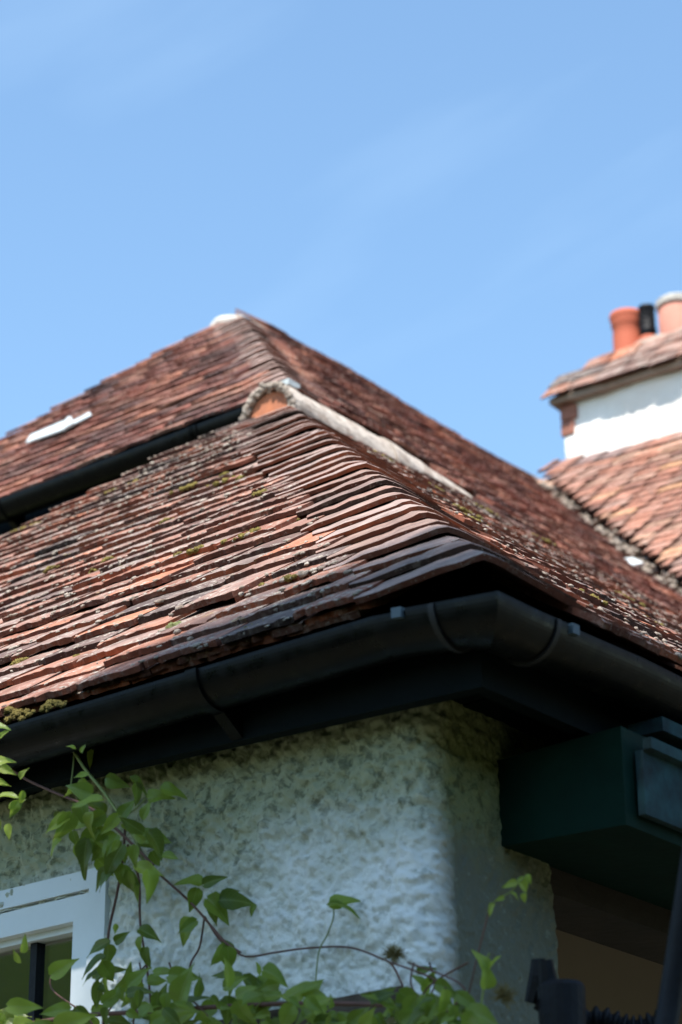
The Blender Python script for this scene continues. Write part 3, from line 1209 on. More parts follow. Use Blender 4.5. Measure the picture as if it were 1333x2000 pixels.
# ---- porch side: boxed beam end, pale outer board, lintel and inner wall
bx = MB()
e0, e1 = PL(0.144, 0.222, 0), PL(-0.052, 0.208, 0)
lo, hi = -0.252, -0.130
bk = VL * 2.4
bx.hexa([e0 + Z * (lo + 0.012), e1 + Z * lo, e1 + Z * lo + bk, e0 + Z * (lo + 0.012) + bk,
         e0 + Z * hi, e1 + Z * hi, e1 + Z * hi + bk, e0 + Z * hi + bk])
beam = bx.build("beam", M_GREEN, wing, label="dark green painted box end under the porch eaves")
bx = MB()
o_ = PL(-0.0565, 0.230, lo + 0.015)
bx.box(o_, VL * 2.3, -UL * 0.010, Z * 0.080)
bx.build("outer_board", M_PALE, beam, label="flaking pale blue board along the beam")
bx = MB()
o_ = PL(-0.0665, 0.232, lo + 0.095)
bx.box(o_, VL * 2.3, -UL * 0.012, Z * 0.014)
bx.build("moulding", M_PALE, beam)
bx = MB()
bx.box(PL(0.148, 0.30, -0.272), VL * 2.3, UL * 0.10, Z * 0.15)
bx.build("lintel", M_WOOD, wing)
bx = MB()
bx.box(PL(-0.005, 0.30, -0.112), VL * 2.3, -UL * 0.05, Z * 0.018)
bx.build("eaves_board", M_PALE, wing, label="strip of pale blue paint under the right gutter")
bx = MB()
bx.box(PL(0.55, 0.26, -C0[2]), VL * 3.8, UL * 0.06, Z * (C0[2] - 0.1))
bx.build("porch_wall", M_PLASTER, wing)

# ================================================================== THE MAIN HOUSE
house = thing("main_house", "taller cottage roof of red brown clay tiles rising behind the low wing", "house", PU(1.2, 1.2, -AP[2]))
N2 = int(B_RUN / math.cos(P2) / GAUGE) + 1
FUL = Face(AP, UU, VU, P2)
FUR = Face(AP, VU, UU, P2)
c2 = math.cos(P2)
dk = MB()
LONG2 = 1.78 + B_RUN + 3.0
q = [PU(0.02, 0.02, -0.02), PU(2 * B_RUN - 0.02, 0.02, -0.02), PU(2 * B_RUN - 0.02, LONG2, -0.02), PU(0.02, LONG2, -0.02),
     PU(B_RUN, B_RUN, B_RUN * TP2 - 0.02), PU(B_RUN, LONG2, B_RUN * TP2 - 0.02)]
dk.add(q, [(0, 3, 2, 1), (0, 1, 4), (1, 2, 5, 4), (2, 3, 5), (3, 0, 4, 5)])
# the right slope sweeps on down over the wing beyond its ridge
ext = 0.72
XB = 0.58
q = [PU(-ext, XB, -ext * TP2 - 0.02), PU(-ext, LONG2, -ext * TP2 - 0.02), PU(0.02, LONG2, -0.004), PU(0.02, XB, -0.004),
     PU(-ext, XB, -ext * TP2 - 0.08), PU(-ext, LONG2, -ext * TP2 - 0.08), PU(0.02, LONG2, -0.08), PU(0.02, XB, -0.08)]
dk.add(q, [(0, 1, 2, 3), (4, 7, 6, 5), (0, 4, 5, 1), (1, 5, 6, 2), (2, 6, 7, 3), (3, 7, 4, 0)])
roof2 = dk.build("roof", M_DECK, house)
r2 = np.random.default_rng(9)


def sag2(x, s):
    return 0.014 * math.sin(x * 1.7 + 1.0) * math.sin(s * 1.9) + 0.006 * math.sin(x * 4.3 + s * 3.1)


t_ul = lay(FUL, N2, lambda s: s * c2 + 0.12, lambda s: 2 * B_RUN - s * c2 + (0.060 if int(round(s / GAUGE)) % 2 else 0.012), r2, over=0.008, rough=0.8, sag=sag2)
t_ur = lay(FUR, N2, lambda s: s * c2 + 0.14, lambda s: 1.95 + B_RUN + (N2 * GAUGE - s) * -0.0 + 0.3, r2, rough=0.8, sag=sag2)
t_ur += lay(FUR, 0, lambda s: XB - 0.03, lambda s: 3.6, r2, first=-9, rough=0.8, sag=sag2)


def vis2(c, x, y):
    # hidden behind the wing or below its ridge
    return y < 1000 + 0.6 * (x - 900) if x > 900 else True


place_tiles(t_ul + t_ur, M_TILE_UP, roof2, 300, vis2)
for i in range(0, N2 - 3):
    s = i * GAUGE
    v, f = hip_tile(PU, s * c2 - 0.010, s * math.sin(P2) - 0.006, 0.135 + r2.normal(0, 0.01), 0.16, 0.18, P2,
                    0.022 + r2.uniform(-0.002, 0.003), 0.014, 0.006, r2, rad=0.022)
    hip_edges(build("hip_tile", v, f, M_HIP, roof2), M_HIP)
# main ridge
RZ2 = B_RUN * TP2 - 0.078
b = B_RUN - 0.02
j = 0
while b < B_RUN + 1.9:
    mb = MB()
    ridge_tile(mb, PU(B_RUN, b, RZ2 + r2.uniform(-0.004, 0.004)), PU(B_RUN, b + 0.40, RZ2 + r2.uniform(-0.004, 0.004)), UU, 0.078, 0.076, a0=5, a1=175)
    mb.build("ridge_tile", M_RIDGE if j == 0 else M_RIDGE_CLAY, roof2)
    b += 0.405
    j += 1
v, f = blob(5, 3)
v = v * (0.93 + 0.1 * vnoise(v, 3.0, 4))[:, None]
mb = MB()
c = PU(B_RUN + 0.03, B_RUN - 0.02, RZ2 + 0.045)
mb.add(c + np.outer(v[:, 0] * 0.065, UU) + np.outer(v[:, 1] * 0.05, VU) + np.outer(v[:, 2] * 0.036, Z), f)
mb.build("ridge_end_mortar", M_CEM, roof2, smooth=True, label="white mortar on the end of the main ridge")
# pale sheet slipped out over the left slope
d1 = []


def on_face(face, x, y, h=0.04):
    d = px_ray(x, y)
    k = ((face.at(0, 0, h) - CAM) @ face.n) / (d @ face.n)
    return CAM + d * k


def sheet(mb, quad, th, face):
    quad = [np.asarray(p) for p in quad]
    mb.hexa(quad + [p + face.n * th for p in quad])


mb = MB()
sheet(mb, [on_face(FUL, 52, 868, .032), on_face(FUL, 128, 841, .040), on_face(FUL, 138, 820, .036), on_face(FUL, 62, 852, .032)], 0.006, FUL)
sheet(mb, [on_face(FUL, 128, 841, .040), on_face(FUL, 146, 830, .046), on_face(FUL, 141, 817, .040), on_face(FUL, 132, 821, .040)], 0.008, FUL)
sheet(mb, [on_face(FUL, 140, 832, .040), on_face(FUL, 180, 812, .036), on_face(FUL, 176, 806, .032), on_face(FUL, 142, 824, .036)], 0.003, FUL)
mb.build("repair_sheet", M_LEAD, roof2, label="bent pale metal repair sheet on the left slope")
# stop end of the upper gutter showing over the wing ridge
mb = MB()
mb.box(PU(-0.02, -0.04, 0.016), UU * 0.032, VU * 0.045, Z * 0.016)
mb.build("lead_saddle", M_LEAD, roof2, label="small pale lead cap at the upper gutter end")

# upper gutter and fascia
def ug(a):
    return lambda x, y: PU(a, -0.045 + x, -0.032 - 0.008 * a + y)


def ugr(b):
    return lambda x, y: PU(-0.05 + x, b, -0.03 + y)


gut2 = half_pipe([ug(a) for a in (0.0, 0.6, 1.3, 2.2, 2.8)], 0.043).build("gutter", M_GUTTER, house)
for a in (0.26, 0.96, 1.7):
    bracket(ug, a, gut2, 0.06, 0.043)
half_pipe([ug(0.245), ug(0.275)], 0.047, 0.005).build("gutter_joint", M_GUTTER, gut2)
fm = MB()
fm.box(PU(0.03, 0.03, -0.26), UU * 2.75, VU * 0.025, Z * 0.25)
fm.build("fascia", M_FASCIA, house)
fm = MB()
fm.box(PU(0.031, 0.056, -0.20), VU * 1.0, UU * 0.025, Z * 0.19)
fm.build("fascia", M_IRON, house)
fm = MB()
fm.box(PU(0.12, 0.12, -AP[2]), UU * 2.55, VU * (LONG2 - 0.3), Z * (AP[2] - 0.03))
fm.build("wall", M_RENDER, house)

# ================================================================== THE REAR HOUSE
rear = thing("rear_house", "rear cottage roof of sunlit orange clay tiles with a white rendered chimney", "house", PR(1.5, 1.0, -D0[2]))
R3 = 2.4
FRL = Face(PR(0, -R3, -R3 * math.tan(P3)), -UR, VR, P3)
SC3 = 0.82
N3 = int(R3 / math.cos(P3) / (GAUGE * SC3)) + 1
dk = MB()
tp3 = math.tan(P3)
q = [PR(-0.3, -R3, -R3 * tp3 - 0.02), PR(6, -R3, -R3 * tp3 - 0.02), PR(6, 2.4, -R3 * tp3 - 0.02), PR(-0.3, 2.4, -R3 * tp3 - 0.02),
     PR(-0.3, 0, -0.02), PR(6, 0, -0.02)]
dk.add(q, [(0, 3, 2, 1), (0, 1, 5, 4), (2, 3, 4, 5), (0, 4, 3), (1, 2, 5)])
roof3 = dk.build("roof", M_DECK, rear)
r3 = np.random.default_rng(21)


def valley_x(s):
    """where the slope meets the right slope of the main house"""
    lo_, hi_ = -0.5, 4.5
    for _ in range(40):
        m_ = (lo_ + hi_) / 2
        if (FRL.at(m_, s) - AP) @ FUR.n < 0:
            lo_ = m_
        else:
            hi_ = m_
    return lo_


def sag3(x, s):
    v = valley_x(s)
    return 0.05 * math.exp(-max(0, x - v) / 0.22) + 0.006 * math.sin(x * 3.1 + s * 1.3)


if (FRL.at(4.5, 0) - AP) @ FUR.n < (FRL.at(-0.5, 0) - AP) @ FUR.n:
    print("VALLEY SIGN")
t_rl = lay(FRL, N3, lambda s: valley_x(s) + 0.02, lambda s: max(valley_x(s), 0) + 2.6, r3, rough=0.25, sag=sag3, cut=0.03, steep=1.5, sc=SC3, thick=1.5)
place_tiles(t_rl, M_TILE_RL, roof3, 300)
b = -0.1
while b < 3.2:
    mb = MB()
    ridge_tile(mb, PR(b, 0, -0.078 + r3.uniform(-0.004, 0.004)), PR(b + 0.42, 0, -0.078 + r3.uniform(-0.004, 0.004)), VR, 0.10, 0.098)
    mb.build("ridge_tile", M_RIDGE_CLAY, roof3)
    b += 0.425
mb = MB()
for k in range(420):
    s = rng.uniform(0.0, N3 * GAUGE * SC3)
    p = FRL.at(valley_x(s) + rng.normal(0.01, 0.016), s, 0.03 + rng.normal(0, 0.008))
    v, f = LB[8 + rng.integers(0, 6)]
    mb.add(p + v * np.array([1, 1, .7]) * rng.uniform(0.008, 0.018), f)
mo = mb.build("valley_mortar", M_MORTAR, roof3, smooth=True)
mo['kind'] = 'stuff'
mb = MB()
sheet(mb, [on_face(FRL, 1222, 1096, .06), on_face(FRL, 1236, 1111, .06), on_face(FRL, 1260, 1105, .06), on_face(FRL, 1240, 1095, .05)], 0.012, FRL)
mb.build("repair_sheet", M_LEAD, roof3, label="small white patch beside the valley")

# chimney
CB = 0.55


def solve_r(px_x, b_, h_):
    lo_, hi_ = -2.0, 5.0
    for _ in range(40):
        m_ = (lo_ + hi_) / 2
        if to_px(PR(m_, b_, h_))[0] < px_x:
            lo_ = m_
        else:
            hi_ = m_
    return lo_


def solve_h(px_y, r_, b_):
    lo_, hi_ = -3.0, 5.0
    for _ in range(40):
        m_ = (lo_ + hi_) / 2
        if to_px(PR(r_, b_, m_))[1] > px_y:
            lo_ = m_
        else:
            hi_ = m_
    return lo_


CR = solve_r(1113, CB, 0.1)
CT = solve_h(792, CR, CB)
CW, CD = 1.05, 0.62
st = MB()
nx_, nz_ = 60, 40
zs = np.linspace(-0.7, CT, nz_)
loop = [(CR + CW * i / nx_, CB, 0, -1) for i in range(nx_ + 1)] + [(CR + CW, CB + CD * i / 20, 1, 0) for i in range(1, 21)] + \
       [(CR + CW - CW * i / nx_, CB + CD, 0, 1) for i in range(1, nx_ + 1)] + [(CR, CB + CD - CD * i / 20, -1, 0) for i in range(1, 20)]
vv = []
for r_, b_, nr, nb in loop:
    for h_ in zs:
        p = PR(r_, b_, h_)
        dsp = 0.022 * (float(vnoise(p, 5, 2)) - 0.5) + 0.010 * (float(vnoise(p, 16, 5)) - 0.5)
        vv.append(p + (-UR * nr + VR * nb) * dsp)
nl = len(loop)
ff = [(i * nz_ + j, ((i + 1) % nl) * nz_ + j, ((i + 1) % nl) * nz_ + j + 1, i * nz_ + j + 1) for i in range(nl) for j in range(nz_ - 1)]
ff.append(tuple(i * nz_ + nz_ - 1 for i in range(nl)))
st.add(vv, ff)
chim = st.build("chimney", M_CHIM, rear, smooth=True, label="white rendered chimney stack under a tiled cap")
# bare brick at the top corner where the render has fallen
for (r_, h_, w_) in ((-0.012, -0.075, 0.075), (-0.012, -0.145, 0.06), (-0.012, -0.005, 0.055)):
    mb = MB()
    mb.box(PR(CR + r_, CB - 0.012, CT + h_), -UR * w_, VR * 0.2, Z * 0.062)
    mb.build("brick", M_BRICK, chim)
# cap: a small hipped roof of tiles
OV = 0.045
cp_ = MB()
rise = 0.34
ins = 0.25
o_ = [PR(CR - OV, CB - OV, CT), PR(CR + CW + OV, CB - OV, CT), PR(CR + CW + OV, CB + CD + OV, CT), PR(CR - OV, CB + CD + OV, CT)]
i_ = [PR(CR + ins, CB + ins, CT + rise), PR(CR + CW - ins, CB + ins, CT + rise), PR(CR + CW - ins, CB + CD - ins, CT + rise), PR(CR + ins, CB + CD - ins, CT + rise)]
cp_.add([p + Z * 0.0 for p in o_] + [p + Z * 0.022 for p in o_] + i_,
        [(0, 3, 2, 1), (0, 1, 5, 4), (1, 2, 6, 5), (2, 3, 7, 6), (3, 0, 4, 7), (4, 5, 9, 8), (5, 6, 10, 9), (6, 7, 11, 10), (7, 4, 8, 11), (8, 9, 10, 11)])
cp_.build("cap", M_FLAUNCH, chim)
pc = math.atan2(rise - 0.022, ins + OV)
FC1 = Face(o_[0] + Z * 0.024, -UR, VR, pc)
FC2 = Face(o_[3] + Z * 0.022 - Z * 0.012, -VR, -UR, pc)
cms = tile_meshes("tile", M_TILE)
for fc, lw in ((FC1, CW + 2 * OV),):
    for i in range(3):
        s = -0.02 + i * 0.1
        x = s * math.cos(pc) * 0.9 - (0.06 if i % 2 else 0) - 0.01
        while x + T_W < lw - s * math.cos(pc) + 0.03:
            mt = tile_matrix(fc, x + T_W / 2, s + r3.normal(0, 0.004), 0.985, TILT * 0.5, r3.normal(0, 0.02), r3.uniform(0, 0.006) - 0.004, r3.normal(0, 0.02))
            mt[:3, 1] *= 0.7
            o = bpy.data.objects.new("tile", cms[int(r3.integers(0, 12))])
            COL.objects.link(o)
            o.parent = chim
            o.matrix_basis = Matrix(mt.tolist())
            x += T_W
# pots
PB = CB + CD / 2


def pot(px_c, px_top, px_w, mat, label, kind):
    r_ = solve_r(px_c, PB, CT + 0.3)
    c = PR(r_, PB, CT + rise - 0.08)
    w = to_px(c)[2]
    rad = px_w / 2 * w / F_PX
    top = solve_h(px_top + 18, r_, PB) - (CT + rise - 0.08)
    mb = MB()
    if kind == 0:
        pr = [(rad * 0.92, 0), (rad * 0.88, top * 0.55), (rad * 0.86, top * 0.74), (rad * 0.95, top * 0.78), (rad * 0.93, top * 0.84), (rad, top * 0.90),
              (rad * 1.04, top * 0.95), (rad, top), (rad * 0.8, top), (rad * 0.75, top * 0.6), (0.001, top * 0.5)]
    elif kind == 1:
        pr = [(rad * 1.05, 0), (rad * 1.05, top * 0.5), (rad * 1.15, top * 0.52), (rad * 1.15, top * 0.58), (rad * 0.9, top * 0.6), (rad * 0.9, top * 0.93), (rad * 1.1, top * 0.95), (rad * 1.1, top), (0.001, top)]
    else:
        pr = [(rad, 0), (rad, top * 0.86), (rad * 0.9, top * 0.88), (0.001, top * 0.88)]
    mb.lathe(c, pr, 28)
    o = mb.build("chimney_pot", mat, chim, smooth=False, label=label)
    o.data.polygons.foreach_set('use_smooth', [True] * len(o.data.polygons))
    if kind == 2:
        mb = MB()
        mb.lathe(c, [(rad * 0.95, top * 0.855), (rad * 1.1, top * 0.865), (rad * 1.12, top * 0.97), (rad * 1.02, top), (rad * 0.85, top), (rad * 0.85, top * 0.9)], 28)
        mb.build("pot_rim", M_CEM, chim, label="whitened rim of the pale chimney pot")
    if kind == 1:
        mb = MB()
        for k in range(14):
            w_ = 2 * math.pi * k / 14
            p = c + np.array([math.cos(w_), math.sin(w_), 0]) * rad * 0.96 + Z * top * 0.6
            mb.tube([p, p + Z * top * 0.34], rad * 0.09, 5)
        mb.build("cowl_bars", M_IRON, chim)
        mb = MB()
        mb.lathe(c, [(rad * 1.4, 0), (rad * 1.4, top * 0.38), (rad * 1.2, top * 0.42), (0.001, top * 0.42)], 24)
        mb.build("chimney_pot", M_POT, chim, label="orange pot base below the black cowl")


pot(1229, 598, 66, M_POT, "plain orange clay chimney pot", 0)
pot(1269, 582, 30, M_IRON, "narrow black metal cowl between the clay pots", 1)
pot(1327, 571, 74, M_POT2, "pale pink chimney pot with a white rim", 2)
mb = MB()
mb.box(PR(0.15, 0.4, -D0[2]), -UR * 5.5, VR * 1.6, Z * (D0[2] - 2.6))
mb.build("wall", M_CHIM, rear)

# ================================================================== SMALL THINGS
# black pipe bracket with collar and ribbed hose at the porch pier
def near_pt(x, y, dist):
    d = px_ray(x, y)
    return CAM + d / np.linalg.norm(d) * dist


DP = 2.82
pipe = thing("drain_pipe", "black iron downpipe socket with bracket beside the porch opening", "pipe", near_pt(1100, 2060, DP) * np.array([1, 1, 0]))
mb = MB()
cx = near_pt(1098, 1965, DP)
base_z = cx[2] - 0.30
ctr = np.array([cx[0], cx[1], base_z])
mb.lathe(ctr, [(0.017, -1.4), (0.017, 0.0), (0.017, 0.26), (0.026, 0.265), (0.027, 0.32), (0.024, 0.325), (0.020, 0.322), (0.020, 0.27), (0.001, 0.26)], 20)
mb.build("pipe_socket", M_IRON, pipe, smooth=False)
mb = MB()
p0 = near_pt(1040, 1960, DP + 0.03)
p1 = near_pt(1052, 1872, DP + 0.03)
mb.tube([p0, p0 * 0.4 + p1 * 0.6 + np.array([0.004, 0, 0]), p1], [0.009, 0.012, 0.008], 8)
mb.tube([near_pt(1066, 1875, DP), near_pt(1072, 1925, DP), near_pt(1068, 1965, DP)], [0.008, 0.011, 0.009], 8)
mb.tube([near_pt(1050, 1955, DP), near_pt(1085, 1975, DP)], 0.010, 8)
mb.build("pipe_bracket", M_IRON, pipe)
hose = thing("ribbed_hose", "black ribbed hose lying across below the porch opening", "hose", near_pt(1210, 2010, DP + 0.05))
mb = MB()
hp, hr = [], []
for i in range(61):
    hp.append(near_pt(1124 + i * 3.0, 2000 - 9 * math.sin(i * 0.12), DP + 0.05))
    hr.append(0.0125 + 0.0035 * math.sin(i * 2 * math.pi / 6))
mb.tube(hp, hr, 12)
mb.build("hose_rib", M_IRON, hose, smooth=True)
rod = thing("leaning_pole", "slanting black pole at the right of the porch", "pole", near_pt(1270, 2150, 2.6))
mb = MB()
mb.tube([near_pt(1262, 2260, 2.6), near_pt(1318, 1900, 2.62), near_pt(1352, 1680, 2.64), near_pt(1392, 1420, 2.66)], 0.0125, 12)
mb.build("pole", M_IRON, rod, smooth=True)

# ---- climbing vine
def leaf_mesh(seed, mat, wide=0.5, fold=0.35, curl=0.35):
    r = np.random.default_rng(seed)
    nl, nw = 8, 3
    vs_, fs = [], []
    for i in range(nl + 1):
        t = i / nl
        half = wide * (math.sin(math.pi * min(1, t * 1.02) ** 0.62) ** 0.9) * (1 - 0.25 * t)
        if i == nl:
            half = 0.004
        if i == 0:
            half = 0.05
        for j in range(-nw, nw + 1):
            s_ = j / nw
            yy = s_ * half + r.normal(0, 0.006)
            xx = t - 0.06 * (1 - t) * s_ * s_ * (1 if i < 2 else 0)
            zz = fold * abs(s_) * half - curl * t * t + 0.04 * math.sin(t * 9 + s_ * 2 + seed) * abs(s_)
            vs_.append((xx, yy, zz))
    w = 2 * nw + 1
    for i in range(nl):
        for j in range(2 * nw):
            a = i * w + j
            fs.append((a, a + 1, a + w + 1, a + w))
    return make_mesh("leaf", vs_, fs, mat, smooth=True)


LEAVES = {0: [leaf_mesh(k, M_LEAF, 0.30 + 0.05 * (k % 3), 0.25 + 0.15 * (k % 2), 0.15 + 0.2 * (k % 3)) for k in range(6)],
          1: [leaf_mesh(20 + k, M_LEAFD, 0.27 + 0.05 * (k % 3), 0.3 + 0.2 * (k % 2), 0.2 + 0.25 * (k % 3)) for k in range(6)],
          2: [leaf_mesh(40 + k, M_LEAFY, 0.26 + 0.05 * (k % 3), 0.3 + 0.2 * (k % 2), 0.1 + 0.2 * (k % 3)) for k in range(6)]}


def leaf(parent, x, y, size_px, ang, tone, off=0.05, facing=None):
    """x, y = leaf base in the picture; ang = direction of the tip, degrees anticlockwise from right"""
    p = on_wall(x, y, off)
    w = to_px(p)[2]
    size = size_px * w / F_PX * 0.86
    a = math.radians(ang)
    x_ax = RT * math.cos(a) + UPV * math.sin(a) - FW * rng.uniform(-0.1, 0.45)
    x_ax /= np.linalg.norm(x_ax)
    nrm = -FW * rng.uniform(0.5, 1.0) + Z * rng.uniform(0.2, 0.9) + RT * rng.normal(0, 0.45)
    if facing is not None:
        nrm = facing
    nrm = nrm - x_ax * (nrm @ x_ax)
    nrm /= np.linalg.norm(nrm)
    y_ax = np.cross(nrm, x_ax)
    m4 = np.eye(4)
    m4[:3, 0], m4[:3, 1], m4[:3, 2], m4[:3, 3] = x_ax * size, y_ax * size, nrm * size, p
    o = bpy.data.objects.new("leaf", LEAVES[tone][int(rng.integers(0, 6))])
    COL.objects.link(o)
    o.parent = parent
    o.matrix_parent_inverse = Matrix.Translation([-float(t) for t in BASES[parent.name]])
    o.matrix_basis = Matrix(m4.tolist())
    return o


def smooth_path(pts, n=5):
    pts = [np.asarray(p, float) for p in pts]
    out = []
    for i in range(len(pts) - 1):
        p0, p1, p2, p3 = pts[max(i - 1, 0)], pts[i], pts[i + 1], pts[min(i + 2, len(pts) - 1)]
        for k in range(n):
            t = k / n
            out.append(0.5 * (2 * p1 + (p2 - p0) * t + (2 * p0 - 5 * p1 + 4 * p2 - p3) * t * t + (3 * p1 - p0 - 3 * p2 + p3) * t ** 3))
    out.append(pts[-1])
    return out


def stem(parent, pts, off, rad, mat=None, name="stem"):
    offs = off if isinstance(off, (list, tuple)) else [off] * len(pts)
    mb = MB()
    path = smooth_path([on_wall(x, y, o) for (x, y), o in zip(pts, offs)])
    mb.tube(path, rad * 0.72, 6)
    return mb.build(name, mat or M_STEM, parent, smooth=True)


def wall_base(x):
    p = on_wall(x, 2000, 0.05)
    return np.array([p[0], p[1], 0.0])


v1 = thing("climbing_vine", "leafy vine shoots arching below the left gutter", "vine", wall_base(150), "vine shoots on the wall")
stem(v1, [(-60, 1440), (0, 1475), (40, 1515), (100, 1545), (180, 1580), (250, 1640), (300, 1690)], 0.10, 0.0026)
stem(v1, [(140, 1458), (165, 1500), (205, 1550), (245, 1610), (270, 1650), (285, 1700)], 0.09, 0.0030, M_STEMG)
stem(v1, [(245, 1612), (240, 1680), (228, 1750), (213, 1820), (208, 1900), (203, 1990), (200, 2080)], 0.06, 0.0026)
stem(v1, [(250, 1650), (272, 1720), (274, 1800), (286, 1880), (295, 1960), (300, 2080)], 0.05, 0.0024)
stem(v1, [(255, 1655), (320, 1715), (370, 1760), (410, 1805), (440, 1840), (470, 1860)], 0.05, 0.0022)
stem(v1, [(145, 1470), (143, 1500), (138, 1540)], 0.09, 0.0015, M_STEMG)
stem(v1, [(285, 1560), (250, 1590), (200, 1598), (160, 1580)], 0.09, 0.0014, M_STEMG)
for a in [
    # far left, sunlit young leaves
    (-10, 1490, 45, 20, 2, .12), (0, 1500, 40, -15, 2, .12), (-15, 1530, 40, 10, 2, .12), (45, 1545, 35, -100, 2, .12), (40, 1520, 30, 60, 2, .12),
    (0, 1555, 50, 12, 2, .12), (20, 1580, 42, 40, 2, .12), (-10, 1590, 40, -70, 0, .12), (35, 1565, 40, -110, 0, .12), (0, 1440, 30, 40, 2, .12), (-10, 1420, 36, 15, 2, .12), (15, 1610, 38, -80, 2, .12),
    # tip of the green shoot
    (148, 1462, 22, 150, 2, .10), (160, 1470, 20, 80, 2, .10), (172, 1512, 34, -170, 2, .10), (158, 1522, 36, -60, 2, .10), (140, 1538, 26, -110, 2, .09),
    (182, 1465, 62, -80, 1, .03), (200, 1560, 75, 190, 2, .10), (180, 1550, 58, 160, 0, .10),
    # middle cluster
    (255, 1520, 60, -40, 1, .06), (265, 1530, 55, -75, 1, .06), (315, 1540, 62, -8, 0, .06), (290, 1560, 55, 20, 0, .06),
    (140, 1588, 75, -115, 0, .09), (135, 1595, 62, 205, 2, .09), (120, 1640, 40, 215, 2, .09), (175, 1600, 70, 200, 0, .08), (205, 1590, 60, -150, 0, .07),
    (170, 1640, 95, -100, 1, .08), (190, 1620, 90, -120, 0, .07), (240, 1650, 90, -125, 1, .08), (225, 1630, 75, -135, 0, .06),
    (275, 1630, 75, -12, 0, .07), (290, 1625, 68, -45, 1, .08), (270, 1645, 60, -5, 1, .06), (235, 1600, 55, 60, 0, .06), (280, 1600, 52, 70, 0, .06),
    (230, 1700, 62, -25, 0, .07), (240, 1705, 68, -30, 1, .06), (265, 1690, 72, -15, 2, .08), (290, 1700, 68, -75, 2, .09), (215, 1700, 52, -145, 1, .06), (225, 1695, 60, 215, 1, .07), (250, 1700, 55, -90, 0, .07),
    # lower hanging leaves
    (215, 1840, 60, 195, 1, .05), (210, 1845, 58, -75, 1, .05), (225, 1840, 40, 40, 1, .05), (225, 1805, 24, -85, 2, .05),
    (272, 1815, 55, -15, 1, .05), (278, 1830, 60, -100, 0, .05), (205, 1870, 58, 190, 1, .06), (200, 1880, 55, -60, 0, .06), (285, 1850, 45, -95, 1, .05), (300, 1900, 50, 10, 0, .06),
    (190, 1900, 42, -160, 1, .06)]:
    leaf(v1, *(a[:5]), a[5] + (0.06 if a[5] >= .09 else 0.035))

for k in range(34):
    x, y = rng.normal(215, 62), rng.normal(1625, 55)
    if 95 < x < 345 and 1500 < y < 1745:
        leaf(v1, x, y, rng.uniform(32, 66), rng.uniform(-150, -20) if rng.random() < .7 else rng.uniform(0, 360), int(rng.choice([0, 0, 1, 2])), rng.uniform(.05, .15))

v2 = thing("climbing_vine", "vine spray of dark leaves against the white wall right of the window", "vine", wall_base(420), "vine shoots on the wall")
stem(v2, [(400, 1790), (425, 1830), (442, 1845), (480, 1868), (540, 1860), (600, 1852), (680, 1850), (740, 1870), (770, 1890), (800, 1960)], 0.02, 0.0018)
stem(v2, [(650, 1762), (652, 1790), (640, 1825), (622, 1865), (615, 1960)], 0.03, 0.0014, M_STEMG)
stem(v2, [(400, 1790), (390, 1850), (372, 1885), (360, 1960)], 0.03, 0.0020)
for a in [(395, 1725, 60, 160, 0, .05), (398, 1728, 58, 25, 1, .05), (385, 1735, 55, -105, 0, .05), (405, 1755, 72, -35, 0, .06), (410, 1760, 58, -70, 1, .05), (430, 1758, 76, 5, 1, .05),
          (435, 1752, 40, 45, 1, .04), (500, 1768, 32, -135, 1, .04), (375, 1795, 62, -125, 0, .05), (385, 1798, 52, -150, 0, .05), (440, 1845, 60, -120, 0, .05), (445, 1850, 55, -85, 0, .06), (435, 1840, 48, -35, 1, .05),
          (645, 1768, 66, 22, 0, .04), (500, 1880, 42, -70, 2, .05), (455, 1905, 48, 170, 1, .05), (500, 1925, 50, -50, 1, .06)]:
    leaf(v2, *a)
o = leaf(v2, 642, 1768, 70, 8, 0, .05, -FW * 0.35 + Z)

v3 = thing("climbing_vine", "dense bank of vine leaves along the bottom by the trellis", "vine", wall_base(520), "vine shoots on the wall")
stem(v3, [(0, 2010), (150, 1985), (300, 1975), (450, 1965), (600, 1960), (780, 1965), (950, 1990)], 0.09, 0.004)
for a in range(9):
    x0 = rng.uniform(20, 900)
    stem(v3, [(x0, 2090), (x0 + rng.uniform(-30, 30), 2000), (x0 + rng.uniform(-60, 60), 1930), (x0 + rng.uniform(-90, 90), 1880)], rng.uniform(.03, .1), 0.0016)
cnt = 0
while cnt < 340:
    x = rng.uniform(-20, 960)
    top = 1918 + 25 * math.sin(x * 0.021) + (25 if x > 640 else 0) + (45 if x < 180 else 0)
    if 520 < x < 640:
        top += 20
    y = top + abs(rng.normal(0, 1)) * 85
    if y > 2080:
        continue
    tone = rng.choice([0, 0, 1, 1, 2], p=[.3, .22, .24, .1, .14])
    leaf(v3, x, y, rng.uniform(32, 70), rng.uniform(-170, 60) if rng.random() < 0.8 else rng.uniform(0, 360), int(tone), rng.uniform(.03, .16))
    cnt += 1
for a in [(15, 1965, 82, 0, 2, .2), (110, 2010, 95, 25, 2, .22), (330, 1905, 80, 0, 0, .14), (350, 1960, 95, 80, 0, .14), (560, 1950, 90, 30, 0, .13), (590, 1935, 80, -20, 0, .12), (100, 1905, 70, 35, 2, .16),
          (45, 1860, 42, 80, 2, .18), (40, 1880, 36, 120, 2, .18), (880, 1965, 80, 200, 0, .14), (910, 1975, 85, -10, 0, .13), (770, 1965, 80, 150, 0, .12), (815, 1900, 45, 20, 1, .06), (840, 1905, 40, -45, 1, .06)]:
    leaf(v3, *a)
